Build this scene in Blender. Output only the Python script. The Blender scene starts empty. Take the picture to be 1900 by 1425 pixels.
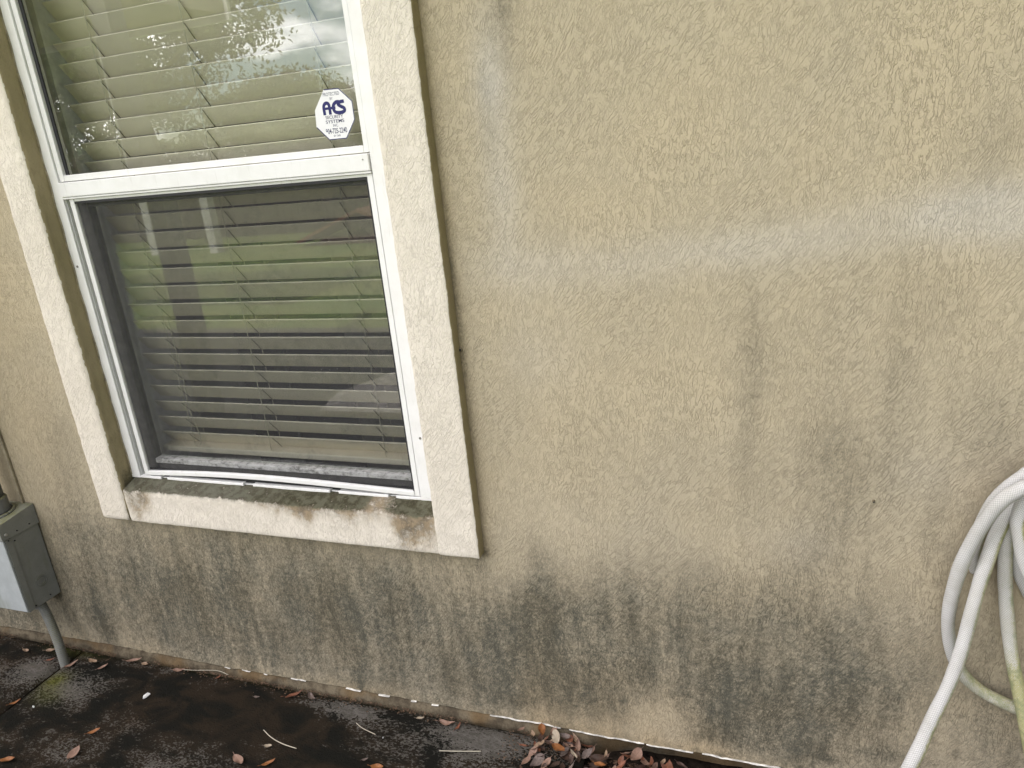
import bpy, bmesh, math, random
import numpy as np
from mathutils import Vector, Matrix
rad = math.radians
random.seed(7)
S = bpy.context.scene
COL = S.collection

# ------------------------------------------------------------------ camera
cam = bpy.data.cameras.new('camera')
co = bpy.data.objects.new('camera', cam)
COL.objects.link(co)
YAW, PITCH, ROLL = -0.363837, -0.323766, -0.099193
fw = Vector((math.sin(YAW)*math.cos(PITCH), math.cos(YAW)*math.cos(PITCH), math.sin(PITCH)))
r0 = Vector((math.cos(YAW), -math.sin(YAW), 0)); u0 = r0.cross(fw)
rr = r0*math.cos(ROLL) + u0*math.sin(ROLL); uu = -r0*math.sin(ROLL) + u0*math.cos(ROLL)
M = Matrix((rr, uu, -fw)).transposed().to_4x4()
M.translation = Vector((0, -1.33, 1.36))
co.matrix_world = M
cam.sensor_width = 36; cam.lens = 26.102
cam.clip_start = 0.02; cam.clip_end = 500
S.camera = co

# ------------------------------------------------------------------ sky
SUN_EL, SUN_AZ = rad(43), rad(168)      # the sun stands behind the house; azimuth measured from -y towards -x
sd = Vector((math.sin(SUN_AZ)*math.cos(SUN_EL), -math.cos(SUN_AZ)*math.cos(SUN_EL), math.sin(SUN_EL)))
w = bpy.data.worlds.new("World"); S.world = w; w.use_nodes = True
nt = w.node_tree; nt.nodes.clear()
out = nt.nodes.new('ShaderNodeOutputWorld'); bg = nt.nodes.new('ShaderNodeBackground')
sky = nt.nodes.new('ShaderNodeTexSky'); sky.sky_type = 'NISHITA'; sky.sun_disc = False
sky.sun_elevation = SUN_EL; sky.sun_rotation = math.atan2(sd.x, sd.y)
sky.air_density = 1.0; sky.dust_density = 1.0
tc = nt.nodes.new('ShaderNodeTexCoord')
mp = nt.nodes.new('ShaderNodeMapping'); mp.inputs['Scale'].default_value = (1, 1, 2.4)
mp.inputs['Location'].default_value = (0.35, 0.1, 0.0)
nz = nt.nodes.new('ShaderNodeTexNoise'); nz.inputs['Scale'].default_value = 2.6; nz.inputs['Detail'].default_value = 7
nz.inputs['Roughness'].default_value = .55
cr = nt.nodes.new('ShaderNodeValToRGB'); cr.color_ramp.elements[0].position = .41; cr.color_ramp.elements[1].position = .52
mx = nt.nodes.new('ShaderNodeMix'); mx.data_type = 'RGBA'
mx.inputs[7].default_value = (27, 27.5, 28.5, 1)
L = nt.links.new
L(tc.outputs['Generated'], mp.inputs[0]); L(mp.outputs[0], nz.inputs['Vector']); L(nz.outputs[0], cr.inputs[0])
# cloud brightness: bright bank added on the left to light the wall, greyer cloud elsewhere
dp = nt.nodes.new('ShaderNodeVectorMath'); dp.operation = 'DOT_PRODUCT'; dp.inputs[1].default_value = Vector((-.73, -.50, .46)).normalized()
L(tc.outputs['Generated'], dp.inputs[0])
mr_ = nt.nodes.new('ShaderNodeMapRange'); mr_.interpolation_type = 'SMOOTHSTEP'; L(dp.outputs['Value'], mr_.inputs[0])
mr_.inputs[1].default_value = .1; mr_.inputs[2].default_value = .95; mr_.inputs[3].default_value = 2.5; mr_.inputs[4].default_value = 34.0
cv = nt.nodes.new('ShaderNodeVectorMath'); cv.operation = 'SCALE'; cv.inputs[0].default_value = (1.045, 1.0, 1.02); L(mr_.outputs[0], cv.inputs['Scale'])
L(cv.outputs[0], mx.inputs[7])
L(cr.outputs[0], mx.inputs[0]); L(sky.outputs[0], mx.inputs[6]); L(mx.outputs[2], bg.inputs[0])
bg.inputs[1].default_value = 0.12
L(bg.outputs[0], out.inputs[0])

sun = bpy.data.lights.new('sun', 'SUN'); sun.energy = 5.0; sun.angle = rad(.5); sun.color = (1, .95, .87)
so = bpy.data.objects.new('sun', sun); COL.objects.link(so)
so.rotation_euler = sd.to_track_quat('Z', 'Y').to_euler()

S.view_settings.view_transform = 'Standard'; S.view_settings.look = 'None'
S.view_settings.exposure = 0.50; S.view_settings.gamma = 1
S.render.engine = 'CYCLES'
S.cycles.max_bounces = 8; S.cycles.transparent_max_bounces = 24

# ------------------------------------------------------------------ helpers
def tag(o, label=None, cat=None, group=None, kind=None):
    if label: o['label'] = label
    if cat: o['category'] = cat
    if group: o['group'] = group
    if kind or label: o['kind'] = kind or 'thing'
    return o

def empty(name, loc=(0, 0, 0), **k):
    o = bpy.data.objects.new(name, None); COL.objects.link(o); o.location = loc
    o.empty_display_size = .05
    return tag(o, **k)

def mesh_obj(name, V, F, mats, parent=None, smooth=False, midx=None, attrs=None, loc=None, uv=None):
    me = bpy.data.meshes.new(name)
    me.from_pydata([tuple(map(float, v)) for v in V] if not isinstance(V, np.ndarray) else V.tolist(), [], F)
    if not isinstance(mats, (list, tuple)): mats = [mats]
    for m in mats: me.materials.append(m)
    if midx is not None: me.polygons.foreach_set('material_index', np.asarray(midx, dtype=np.int32))
    if smooth: me.polygons.foreach_set('use_smooth', np.ones(len(me.polygons), dtype=bool))
    if attrs:
        for k, a in attrs.items():
            at = me.attributes.new(k, 'FLOAT', 'POINT'); at.data.foreach_set('value', np.asarray(a, dtype=np.float32))
    if uv is not None:
        ul = me.uv_layers.new(name='UVMap'); ul.data.foreach_set('uv', np.asarray(uv, dtype=np.float32).ravel())
    me.update()
    o = bpy.data.objects.new(name, me); COL.objects.link(o)
    if parent:
        o.parent = parent
        o.matrix_parent_inverse = Matrix.Translation(-parent.location)
    if loc is not None: o.location = loc
    return o

def vnoise(x, y, seed=0):
    """smooth value noise on numpy arrays, 0..1"""
    xi = np.floor(x).astype(np.int64); yi = np.floor(y).astype(np.int64)
    fx = x - xi; fy = y - yi
    fx = fx*fx*(3-2*fx); fy = fy*fy*(3-2*fy)
    def h(a, b):
        n = (a*374761393 + b*668265263 + seed*1442695041) & 0x7fffffff
        n = ((n ^ (n >> 13))*1274126177) & 0x7fffffff
        n = (n ^ (n >> 16)) & 0xffff
        return n/65535.0
    return (h(xi, yi)*(1-fx)+h(xi+1, yi)*fx)*(1-fy)+(h(xi, yi+1)*(1-fx)+h(xi+1, yi+1)*fx)*fy
def fbm(x, y, seed=0, oct=4):
    s = 0; a = .5; t = 0
    for i in range(oct):
        s = s + a*vnoise(x*2**i+17*i, y*2**i+31*i, seed+i); t += a; a *= .55
    return s/t
def sstep(a, b, x):
    t = np.clip((x-a)/(b-a), 0, 1); return t*t*(3-2*t)
def blobs(X, Z, B):
    s = np.zeros_like(X)
    for (cx, cz, rx, rz, k) in B:
        s += k*np.exp(-.5*(((X-cx)/(rx*.8))**2+((Z-cz)/(rz*.8))**2))
    return s

def rbox(x0, x1, y0, y1, z0, z1, r=.003, step=.05, jitter=0, seed=1):
    """box with rounded edges and optional uneven faces -> V, F"""
    r = min(r, (x1-x0)*.49, (y1-y0)*.49, (z1-z0)*.49)
    def axis(a, b):
        n = max(1, int(round((b-a-2*r)/step)))
        mid = list(np.linspace(a+r, b-r, n+1))
        e = [a, a+r*.3] if r > 0 else []
        f = [b-r*.3, b] if r > 0 else []
        return e+mid+f
    ax = [axis(x0, x1), axis(y0, y1), axis(z0, z1)]
    V = []; F = []; idx = {}
    lo = np.array([x0+r, y0+r, z0+r]); hi = np.array([x1-r, y1-r, z1-r])
    def vid(i, j, k):
        key = (i, j, k)
        if key not in idx:
            idx[key] = len(V); V.append((ax[0][i], ax[1][j], ax[2][k]))
        return idx[key]
    nx, ny, nz_ = len(ax[0])-1, len(ax[1])-1, len(ax[2])-1
    for i in range(nx):
        for k in range(nz_):
            F.append((vid(i, 0, k), vid(i+1, 0, k), vid(i+1, 0, k+1), vid(i, 0, k+1)))
            F.append((vid(i, ny, k), vid(i, ny, k+1), vid(i+1, ny, k+1), vid(i+1, ny, k)))
    for i in range(nx):
        for j in range(ny):
            F.append((vid(i, j, 0), vid(i, j+1, 0), vid(i+1, j+1, 0), vid(i+1, j, 0)))
            F.append((vid(i, j, nz_), vid(i+1, j, nz_), vid(i+1, j+1, nz_), vid(i, j+1, nz_)))
    for j in range(ny):
        for k in range(nz_):
            F.append((vid(0, j, k), vid(0, j, k+1), vid(0, j+1, k+1), vid(0, j+1, k)))
            F.append((vid(nx, j, k), vid(nx, j+1, k), vid(nx, j+1, k+1), vid(nx, j, k+1)))
    V = np.array(V)
    q = np.clip(V, lo, hi); d = V-q; ln = np.linalg.norm(d, axis=1, keepdims=True)
    V = np.where(ln > 1e-9, q+d/np.maximum(ln, 1e-9)*r, V)
    if jitter:
        for c in range(3):
            o = [0, 1, 2]; o.remove(c)
            V[:, c] += jitter*(fbm(V[:, o[0]]*28+V[:, c]*3, V[:, o[1]]*28, seed+c, 3)-.5)*2
    return V, F

def join(parts):
    Vs = []; Fs = []; n = 0
    for V, F in parts:
        Vs.append(np.asarray(V, dtype=float)); Fs += [tuple(i+n for i in f) for f in F]; n += len(V)
    return np.vstack(Vs), Fs

def cyl(p0, p1, r0_, r1_=None, n=20, caps=True):
    r1_ = r0_ if r1_ is None else r1_
    p0 = Vector(p0); p1 = Vector(p1); d = (p1-p0).normalized()
    a = d.orthogonal().normalized(); b = d.cross(a)
    V = []
    for p, r in ((p0, r0_), (p1, r1_)):
        for i in range(n):
            t = 2*math.pi*i/n; V.append(p+(a*math.cos(t)+b*math.sin(t))*r)
    F = [(i, (i+1) % n, n+(i+1) % n, n+i) for i in range(n)]
    if caps: F += [tuple(range(n))[::-1], tuple(range(n, 2*n))]
    return [tuple(v) for v in V], F

def spline(pts, step=.006):
    P = [Vector(p) for p in pts]; P = [P[0]*2-P[1]]+P+[P[-1]*2-P[-2]]
    o = []
    for i in range(1, len(P)-2):
        a, b, c, d = P[i-1:i+3]; n = max(2, int((c-b).length/step))
        for k in range(n):
            t = k/n
            o.append(.5*((2*b)+(c-a)*t+(2*a-5*b+4*c-d)*t*t+(3*b-a-3*c+d)*t**3))
    o.append(P[-2]); return o

def tube(pts, r, n=20, step=.006, rf=None, caps=True):
    """swept tube -> V, F, uv (per loop), normals"""
    C = spline(pts, step); V = []; N = []; F = []; UV = []; s = 0; ss = []
    t = (C[1]-C[0]).normalized(); a = t.orthogonal().normalized()
    for i, p in enumerate(C):
        t2 = (C[min(i+1, len(C)-1)]-C[max(i-1, 0)]).normalized()
        a = (a-t2*a.dot(t2)).normalized(); b = t2.cross(a)
        if i: s += (p-C[i-1]).length
        ss.append(s); R = r*(rf(s) if rf else 1)
        for k in range(n):
            th = 2*math.pi*k/n; nn = a*math.cos(th)+b*math.sin(th)
            V.append(tuple(p+nn*R)); N.append(tuple(nn))
    for i in range(len(C)-1):
        for k in range(n):
            k2 = (k+1) % n
            F.append((i*n+k, i*n+k2, (i+1)*n+k2, (i+1)*n+k))
            UV += [(k/n, ss[i]), ((k+1)/n, ss[i]), ((k+1)/n, ss[i+1]), (k/n, ss[i+1])]
    if caps:
        F += [tuple(range(n))[::-1], tuple(range((len(C)-1)*n, len(C)*n))]; UV += [(0, 0)]*2*n
    return np.array(V), F, UV, np.array(N)

# ------------------------------------------------------------------ node DSL
class NB:
    def __init__(s, name, rough=.8, spec=.3):
        s.m = bpy.data.materials.new(name); s.m.use_nodes = True; s.t = s.m.node_tree
        s.b = s.t.nodes['Principled BSDF']; s.o = s.t.nodes['Material Output']
        s.b.inputs['Roughness'].default_value = rough
        s.b.inputs['Specular IOR Level'].default_value = spec
        s._tc = s.t.nodes.new('ShaderNodeTexCoord'); s.P = s._tc.outputs['Object']
        s.UV = s._tc.outputs['UV']
    def N(s, t): return s.t.nodes.new(t)
    def put(s, sock, v):
        if isinstance(v, bpy.types.NodeSocket): s.t.links.new(v, sock)
        elif v is not None:
            if sock.type == 'RGBA' and isinstance(v, (tuple, list)) and len(v) == 3: v = tuple(v)+(1,)
            if sock.type == 'VECTOR' and isinstance(v, (int, float)): v = (v,)*3
            sock.default_value = v
    def math(s, op, a, b=None, c=None, clamp=False):
        n = s.N('ShaderNodeMath'); n.operation = op; n.use_clamp = clamp
        s.put(n.inputs[0], a)
        if b is not None: s.put(n.inputs[1], b)
        if c is not None: s.put(n.inputs[2], c)
        return n.outputs[0]
    def add(s, a, b, cl=False): return s.math('ADD', a, b, clamp=cl)
    def sub(s, a, b, cl=False): return s.math('SUBTRACT', a, b, clamp=cl)
    def mul(s, a, b, cl=False): return s.math('MULTIPLY', a, b, clamp=cl)
    def vm(s, op, a, b=None):
        n = s.N('ShaderNodeVectorMath'); n.operation = op; s.put(n.inputs[0], a)
        if b is not None:
            if op == 'SCALE': s.put(n.inputs['Scale'], b)
            else: s.put(n.inputs[1], b)
        return n.outputs[0] if op not in ('LENGTH', 'DOT_PRODUCT') else n.outputs['Value']
    def map(s, v, scale=(1, 1, 1), rot=(0, 0, 0), loc=(0, 0, 0)):
        n = s.N('ShaderNodeMapping'); s.put(n.inputs[0], v)
        n.inputs['Scale'].default_value = scale; n.inputs['Rotation'].default_value = rot; n.inputs['Location'].default_value = loc
        return n.outputs[0]
    def noise(s, v, scale=5, detail=3, rough=.5, col=False, dist=0):
        n = s.N('ShaderNodeTexNoise'); s.put(n.inputs['Vector'], v); n.inputs['Scale'].default_value = scale
        n.inputs['Detail'].default_value = detail; n.inputs['Roughness'].default_value = rough
        n.inputs['Distortion'].default_value = dist
        return n.outputs[1] if col else n.outputs[0]
    def voro(s, v, scale=5, feat='F1', rand=1):
        n = s.N('ShaderNodeTexVoronoi'); s.put(n.inputs['Vector'], v); n.feature = feat
        n.inputs['Scale'].default_value = scale; n.inputs['Randomness'].default_value = rand
        return n.outputs['Distance']
    def ss(s, v, a, b, lo=0, hi=1):
        n = s.N('ShaderNodeMapRange'); n.interpolation_type = 'SMOOTHSTEP'; s.put(n.inputs[0], v)
        n.inputs[1].default_value = a; n.inputs[2].default_value = b
        n.inputs[3].default_value = lo; n.inputs[4].default_value = hi; return n.outputs[0]
    def mix(s, f, a, b, mode='MIX'):
        n = s.N('ShaderNodeMix'); n.data_type = 'RGBA'; n.blend_type = mode
        s.put(n.inputs[0], f); s.put(n.inputs[6], a); s.put(n.inputs[7], b); return n.outputs[2]
    def attr(s, name):
        n = s.N('ShaderNodeAttribute'); n.attribute_name = name; return n.outputs['Fac']
    def sep(s, v):
        n = s.N('ShaderNodeSeparateXYZ'); s.put(n.inputs[0], v); return n.outputs
    def bump(s, h, dist=.001, strength=1.0):
        n = s.N('ShaderNodeBump'); n.inputs['Distance'].default_value = dist; n.inputs['Strength'].default_value = strength
        s.put(n.inputs['Height'], h); s.put(s.b.inputs['Normal'], n.outputs[0]); return n.outputs[0]
    def color(s, c): s.put(s.b.inputs['Base Color'], c)
    def roughness(s, c): s.put(s.b.inputs['Roughness'], c)

def groove(q, P, scale3, rot, warp_amt, width, seedloc=0):
    """thin meandering drag lines left by the float in wet stucco: 1 inside a line"""
    wv = q.noise(q.map(P, loc=(seedloc, 0, seedloc)), 5.0, 2, col=True)
    wv = q.vm('SCALE', q.vm('SUBTRACT', wv, (.5, .5, .5)), warp_amt)
    PP = q.vm('ADD', P, wv)
    n = q.noise(q.map(q.map(PP, rot=rot), scale=scale3, loc=(seedloc, seedloc, 0)), 1.0, 2, .6)
    d = q.math('ABSOLUTE', q.sub(n, .5))
    return q.ss(d, 0.0, width, 1, 0)

def stucco_material(name, base, base2, tex=1.0, sill=False, coarse=1.0, dark_amt=.75):
    q = NB(name, .9, .15)
    P = q.P
    k = coarse
    g1 = groove(q, P, (135*k, 135, 27*k), (0, rad(-36), 0), .045, .040, 0)
    g2 = groove(q, P, (140*k, 140, 38*k), (0, rad(-8), 0), .05, .040, 3.7)
    g3 = groove(q, P, (160*k, 160, 110*k), (0, rad(20), 0), .03, .038, 9.1)
    region = q.noise(P, 3.2, 4, .6)
    m1 = q.mul(q.ss(q.noise(q.map(P, scale=(75, 75, 45), loc=(2, 2, 8)), 1, 1), .28, .50), q.ss(region, .40, .56, .15, 1))
    m2 = q.mul(q.ss(q.noise(q.map(P, scale=(75, 75, 45), loc=(5, 2, 1)), 1, 1), .28, .50), q.ss(region, .60, .44, .15, 1))
    m3 = q.ss(q.noise(q.map(P, scale=(60, 60, 50), loc=(1, 7, 3)), 1, 1), .34, .58)
    G = q.math('MAXIMUM', q.mul(g1, m1), q.mul(g2, m2))
    G3 = q.mul(g3, m3)
    G = q.math('MAXIMUM', G, q.mul(G3, .7))
    grain = q.noise(P, 330*k, 2, .6)
    lump = q.noise(q.map(P, scale=(1, 1, .8)), 105*k, 2, .5)
    h = q.add(q.mul(G, -.55), q.add(q.mul(grain, .45), q.mul(lump, .40)))
    q.bump(h, .0018*tex, 1.0)
    big = q.noise(P, 3.1, 4, .6)
    mid = q.noise(P, 38, 4, .65)
    c = q.mix(q.ss(big, .35, .65), base, base2)
    c = q.mix(q.ss(mid, .35, .7, 0, .07), c, (base[0]*.72, base[1]*.70, base[2]*.66))
    pits = q.ss(grain, .60, .74, 0, .16)
    c = q.mix(pits, c, (base[0]*.45, base[1]*.43, base[2]*.38))
    # grooves darkened: lodged grime plus crevice shade put into the colour
    groove_tone = q.ss(q.noise(P, 9, 3), .35, .68, .08, .36)
    c = q.mix(q.mul(q.ss(G, .45, 1.0), q.mul(groove_tone, dark_amt)), c, (base[0]*.34, base[1]*.31, base[2]*.26))
    return q, c, G, grain, lump, mid

def plain(name, col, rough=.6, spec=.4, metal=0, var=.12, scale=40, bump=0, bscale=200):
    q = NB(name, rough, spec)
    n = q.noise(q.P, scale, 4, .6)
    q.color(q.mix(q.ss(n, .3, .7, 0, 1), tuple(v*(1-var) for v in col), tuple(min(1, v*(1+var*.6)) for v in col)))
    q.b.inputs['Metallic'].default_value = metal
    if bump: q.bump(q.noise(q.P, bscale, 3), bump, .7)
    return q.m
ALGAE_SHADE= [(-1.04,0.3,0.035,0.083,0.5),(-0.913,0.318,0.091,0.081,0.6),(-1.248,0.246,0.138,0.106,0.35),(-0.483,0.377,0.025,0.087,0.75),(-0.467,0.264,0.023,0.106,0.7),(-0.458,0.176,0.026,0.094,0.5),(-1.006,0.1,0.016,0.08,1.0),(-1.359,0.222,0.033,0.091,0.4),(-1.528,0.207,0.115,0.094,0.35),(-1.886,0.127,0.022,0.144,0.5),(-1.867,0.053,0.022,0.105,0.4),(-0.11,0.234,0.044,0.1,0.8),(-0.066,0.151,0.086,0.08,0.8),(0.061,0.205,0.071,0.083,0.65),(0.131,0.233,0.049,0.081,0.6),(-0.27,0.218,0.009,0.02,1.0),(-0.336,0.342,0.071,0.071,0.35),(-0.197,0.363,0.066,0.082,0.35),(-0.649,0.141,0.084,0.082,0.35),(-0.562,0.188,0.054,0.128,0.4),(-0.029,0.249,0.007,0.016,0.8),(-0.552,0.081,0.01,0.013,1),(-0.627,0.089,0.009,0.013,0.9),(-0.576,0.072,0.011,0.01,0.8),(-0.669,0.089,0.043,0.033,0.4),(-0.167,0.159,0.057,0.044,0.3),(-0.83,0.283,0.059,0.097,0.4),(-0.714,0.3,0.042,0.094,0.25),(-1.146,0.253,0.05,0.104,0.3),(-1.469,0.081,0.115,0.097,0.3),(-1.613,0.239,0.118,0.075,0.25),(-1.03,0.188,0.097,0.087,0.3),(-0.036,0.426,0.061,0.051,0.25),(-0.383,0.16,0.075,0.077,0.3),(0.095,0.407,0.057,0.063,0.22),(0.215,0.301,0.046,0.077,0.25),(0.423,0.19,0.051,0.077,0.45),(0.367,0.413,0.033,0.071,0.22),(0.408,0.337,0.041,0.072,0.35),(0.217,0.101,0.038,0.017,0.8),(0.075,0.077,0.031,0.009,0.8),(0.107,0.064,0.021,0.007,0.8),(-0.455,1.545,0.022,0.085,0.55),(-0.498,1.426,0.012,0.11,0.3),(-0.521,1.219,0.011,0.155,0.16),(-0.054,0.90,0.020,0.14,0.24),(-0.046,0.986,0.012,0.06,0.25),(0.193,0.90,0.026,0.15,0.24),(0.09,0.774,0.035,0.048,0.2),(0.136,0.735,0.026,0.065,0.16),(0.352,0.818,0.03,0.059,0.25),(0.288,1.246,0.028,0.056,0.2),(0.294,1.329,0.041,0.077,0.12),(-0.372,1.181,0.03,0.03,0.15),(-0.184,1.263,0.027,0.045,0.1),(-0.244,1.165,0.029,0.029,0.1),(0.255,1.039,0.038,0.045,0.15),(-0.231,0.986,0.049,0.085,0.1),(0.114,0.635,0.054,0.068,0.14),(0.257,0.604,0.017,0.067,0.2),(-0.636,0.484,0.018,0.057,0.35),(-0.623,0.647,0.01,0.122,0.25),(-0.602,0.895,0.008,0.184,0.2),(-0.61,1.098,0.009,0.11,0.2),(-1.655,0.407,0.174,0.028,0.3),(-1.127,0.415,0.308,0.019,0.22),(-1.832,0.624,0.051,0.102,0.25),(-1.785,0.844,0.048,0.124,0.15),(-1.849,0.421,0.063,0.11,0.2),(-2.178,0.084,0.145,0.065,0.45),(-2.288,0.047,0.076,0.066,0.4),(0.233,0.44,0.044,0.048,0.15),(-0.337,1.392,0.075,0.053,0.06),(0.11,1.424,0.059,0.077,0.06),(-0.097,0.685,0.049,0.07,0.1),(-0.349,0.727,0.044,0.073,0.1),(-0.496,0.874,0.034,0.095,0.08)]  # blobs just below the trim hold its shadow together with grime
CLEAN= [(-0.221,0.096,0.07,0.069,0.8),(0.212,0.182,0.047,0.054,0.2),(-0.288,0.081,0.073,0.047,0.3),(-0.454,0.053,0.154,0.026,0.4),(-0.111,0.038,0.068,0.018,0.6),(0.178,0.092,0.058,0.042,0.3),(-0.756,0.399,0.084,0.06,0.25),(-0.512,0.443,0.075,0.042,0.4),(-0.177,0.243,0.034,0.072,0.2)]
PALE= [(-0.472,1.115,0.106,0.042,0.5),(-0.275,1.118,0.106,0.035,0.5),(-0.087,1.14,0.104,0.033,0.6),(0.091,1.159,0.095,0.035,0.6),(0.259,1.175,0.086,0.042,0.8),(0.337,1.179,0.042,0.041,0.6),(-0.443,0.954,0.066,0.067,0.3),(-0.736,0.445,0.014,0.015,0),(-0.36,0.54,0.221,0.079,0.1),(0.051,0.571,0.056,0.047,0.25),(0.247,0.732,0.049,0.063,0.2)]
RUST= [(-1.582,0.537,0.034,0.046,0.9),(-1.539,0.556,0.022,0.032,0.5),(-0.994,0.586,0.131,0.02,0.5),(-1.077,0.579,0.046,0.029,0.5),(-0.918,0.564,0.02,0.037,0.6),(-1.059,0.559,0.031,0.032,0.5),(-0.762,0.537,0.038,0.057,0.8),(-0.797,0.534,0.028,0.051,0.5),(-0.73,0.574,0.016,0.035,0.6),(-1.18,0.57,0.032,0.018,0.3)]
MOULD= [(-1.587,0.578,0.041,0.029,1),(-1.486,0.586,0.089,0.013,0.7),(-1.315,0.584,0.1,0.015,0.75),(-1.122,0.584,0.093,0.015,0.95),(-1.015,0.586,0.075,0.014,1),(-0.942,0.585,0.051,0.017,0.8),(-0.829,0.581,0.056,0.01,0.35),(-0.768,0.579,0.041,0.014,0.8),(-1.625,0.495,0.012,0.027,0.6)]

# ------------------------------------------------------------------ materials
WB = (.485, .415, .290); WB2 = (.45, .392, .282)
q, c, G, grain, lump, mid = stucco_material('tan_stucco', WB, WB2, tex=1.0)
al = q.attr('algae'); pale = q.attr('pale')
streak = q.noise(q.map(q.P, scale=(30, 30, 5)), 1, 5, .6)
fine = q.noise(q.P, 170, 4, .75)
fine2 = q.noise(q.P, 55, 3, .7)
a = q.add(q.mul(al, 1.0), q.mul(q.sub(fine, .5), q.mul(al, 1.5)))
a = q.add(a, q.mul(q.sub(fine2, .5), q.mul(al, 1.1)))
a = q.add(a, q.mul(q.sub(streak, .5), q.mul(al, 1.15)))
a = q.add(a, q.mul(G, q.mul(al, .2)))
a = q.math('MULTIPLY', a, 1.0, clamp=True)
hue = q.noise(q.P, 9, 3)
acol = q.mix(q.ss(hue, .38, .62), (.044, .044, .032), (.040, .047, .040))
c = q.mix(q.mul(pale, .62), c, (.53, .495, .43))
warm = q.attr('warm')
c = q.mix(q.mul(warm, .5), c, (.36, .265, .14))
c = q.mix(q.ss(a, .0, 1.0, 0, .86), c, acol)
q.color(c)
M_wall = q.m

TB_ = (.75, .695, .60); TB2 = (.70, .645, .55)
q, c, G, grain, lump, mid = stucco_material('cream_trim_stucco', TB_, TB2, tex=.9, coarse=.85, dark_amt=.35)
mo = q.attr('mould'); ru = q.attr('rust')
fine = q.noise(q.P, 150, 4, .7); fine2 = q.noise(q.P, 45, 3, .6)
rr_ = q.add(ru, q.add(q.mul(q.sub(fine2, .5), q.mul(ru, 1.6)), q.mul(q.sub(fine, .5), q.mul(ru, 1.2))))
c = q.mix(q.ss(rr_, .05, 1.1, 0, .85), c, q.mix(q.ss(fine2, .4, .6), (.105, .075, .036), (.25, .18, .095)))
mm = q.add(mo, q.add(q.mul(q.sub(fine2, .5), q.mul(mo, 1.8)), q.mul(q.sub(fine, .5), q.mul(mo, 1.8))))
c = q.mix(q.ss(mm, .05, .9, 0, .92), c, q.mix(q.ss(fine2, .4, .6), (.045, .042, .022), (.095, .098, .066)))
q.color(c); M_trim = q.m

q, c, G, grain, lump, mid = stucco_material('tan_right_face_stucco', (.40, .335, .205), (.33, .28, .16), tex=.6)
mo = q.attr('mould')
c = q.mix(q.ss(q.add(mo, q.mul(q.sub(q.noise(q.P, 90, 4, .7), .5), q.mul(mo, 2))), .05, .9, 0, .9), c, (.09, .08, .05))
q.color(c); M_right_face = q.m

def frame_white():
    q = NB('white_window_paint', .38, .45)
    n = q.noise(q.P, 22, 4, .6); s = q.noise(q.map(q.P, scale=(160, 160, 18)), 1, 3)
    c = q.mix(q.ss(n, .35, .7, 0, .5), (.80, .80, .79), (.70, .70, .67))
    c = q.mix(q.ss(s, .60, .75, 0, .25), c, (.50, .49, .44))
    mo = q.attr('mould')
    f = q.noise(q.map(q.P, scale=(1, 1, 1.6)), 75, 5, .7)
    m = q.add(mo, q.mul(q.sub(f, .5), q.mul(mo, 4.0)))
    c = q.mix(q.ss(m, .25, .9, 0, .85), c, (.12, .12, .10))
    q.color(c); q.roughness(q.ss(n, .3, .7, .34, .52)); return q.m
M_white = frame_white()
M_stile = plain('dark_grey_sash', (.13, .128, .12), .5, var=.2)
M_dark = plain('dark_gasket_and_shade', (.02, .02, .022), .6)
M_caulk = plain('dirty_sealant', (.30, .26, .18), .8, var=.35, scale=60)

def glass():
    q = NB('window_glass'); t = q.t
    t.nodes.remove(q.b)
    lw = q.N('ShaderNodeLayerWeight'); lw.inputs[0].default_value = .5
    f = q.add(q.mul(q.math('POWER', lw.outputs['Facing'], 5.0), .87), .125)
    tr = q.N('ShaderNodeBsdfTransparent'); tr.inputs[0].default_value = (.95, .97, .96, 1)
    gl = q.N('ShaderNodeBsdfGlossy'); gl.inputs['Roughness'].default_value = 0.003
    bp = q.N('ShaderNodeBump'); bp.inputs['Distance'].default_value = .0003; bp.inputs['Strength'].default_value = .12
    q.put(bp.inputs['Height'], q.noise(q.P, 5, 1)); q.put(gl.inputs['Normal'], bp.outputs[0])
    ms = q.N('ShaderNodeMixShader'); q.put(ms.inputs[0], f)
    t.links.new(tr.outputs[0], ms.inputs[1]); t.links.new(gl.outputs[0], ms.inputs[2])
    t.links.new(ms.outputs[0], q.o.inputs[0]); return q.m
M_glass = glass()

def screen():
    q = NB('insect_screen_mesh'); t = q.t
    q.b.inputs['Roughness'].default_value = .6
    q.color((.045, .045, .048))
    x, y, z = q.sep(q.P)[0:3]
    wx = q.math('ABSOLUTE', q.math('SINE', q.mul(x, math.pi/.00155)))
    wz = q.math('ABSOLUTE', q.math('SINE', q.mul(z, math.pi/.00155)))
    thr = q.math('MINIMUM', wx, wz)
    op = q.ss(thr, .05, .75, .37, .30)          # thread -> opening
    dust = q.ss(q.noise(q.P, 14, 4, .7), .45, .75, 0, .12)
    spk = q.ss(q.noise(q.P, 330, 1), .74, .80, 0, .5)
    op = q.math('ADD', q.add(op, dust), spk, clamp=True)
    q.color(q.mix(spk, (.05, .05, .052), (.5, .5, .48)))
    tr = q.N('ShaderNodeBsdfTransparent')
    ms = q.N('ShaderNodeMixShader'); q.put(ms.inputs[0], op)
    t.links.new(tr.outputs[0], ms.inputs[1]); t.links.new(q.b.outputs[0], ms.inputs[2])
    t.links.new(ms.outputs[0], q.o.inputs[0]); return q.m
M_screen = screen()
M_slat = plain('cream_blind_slat', (.86, .78, .64), .42, .4, var=.04, scale=9)
M_cord = plain('cream_blind_cord', (.62, .58, .46), .8)
M_rung = plain('grey_ladder_string', (.26, .24, .18), .8)

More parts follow.
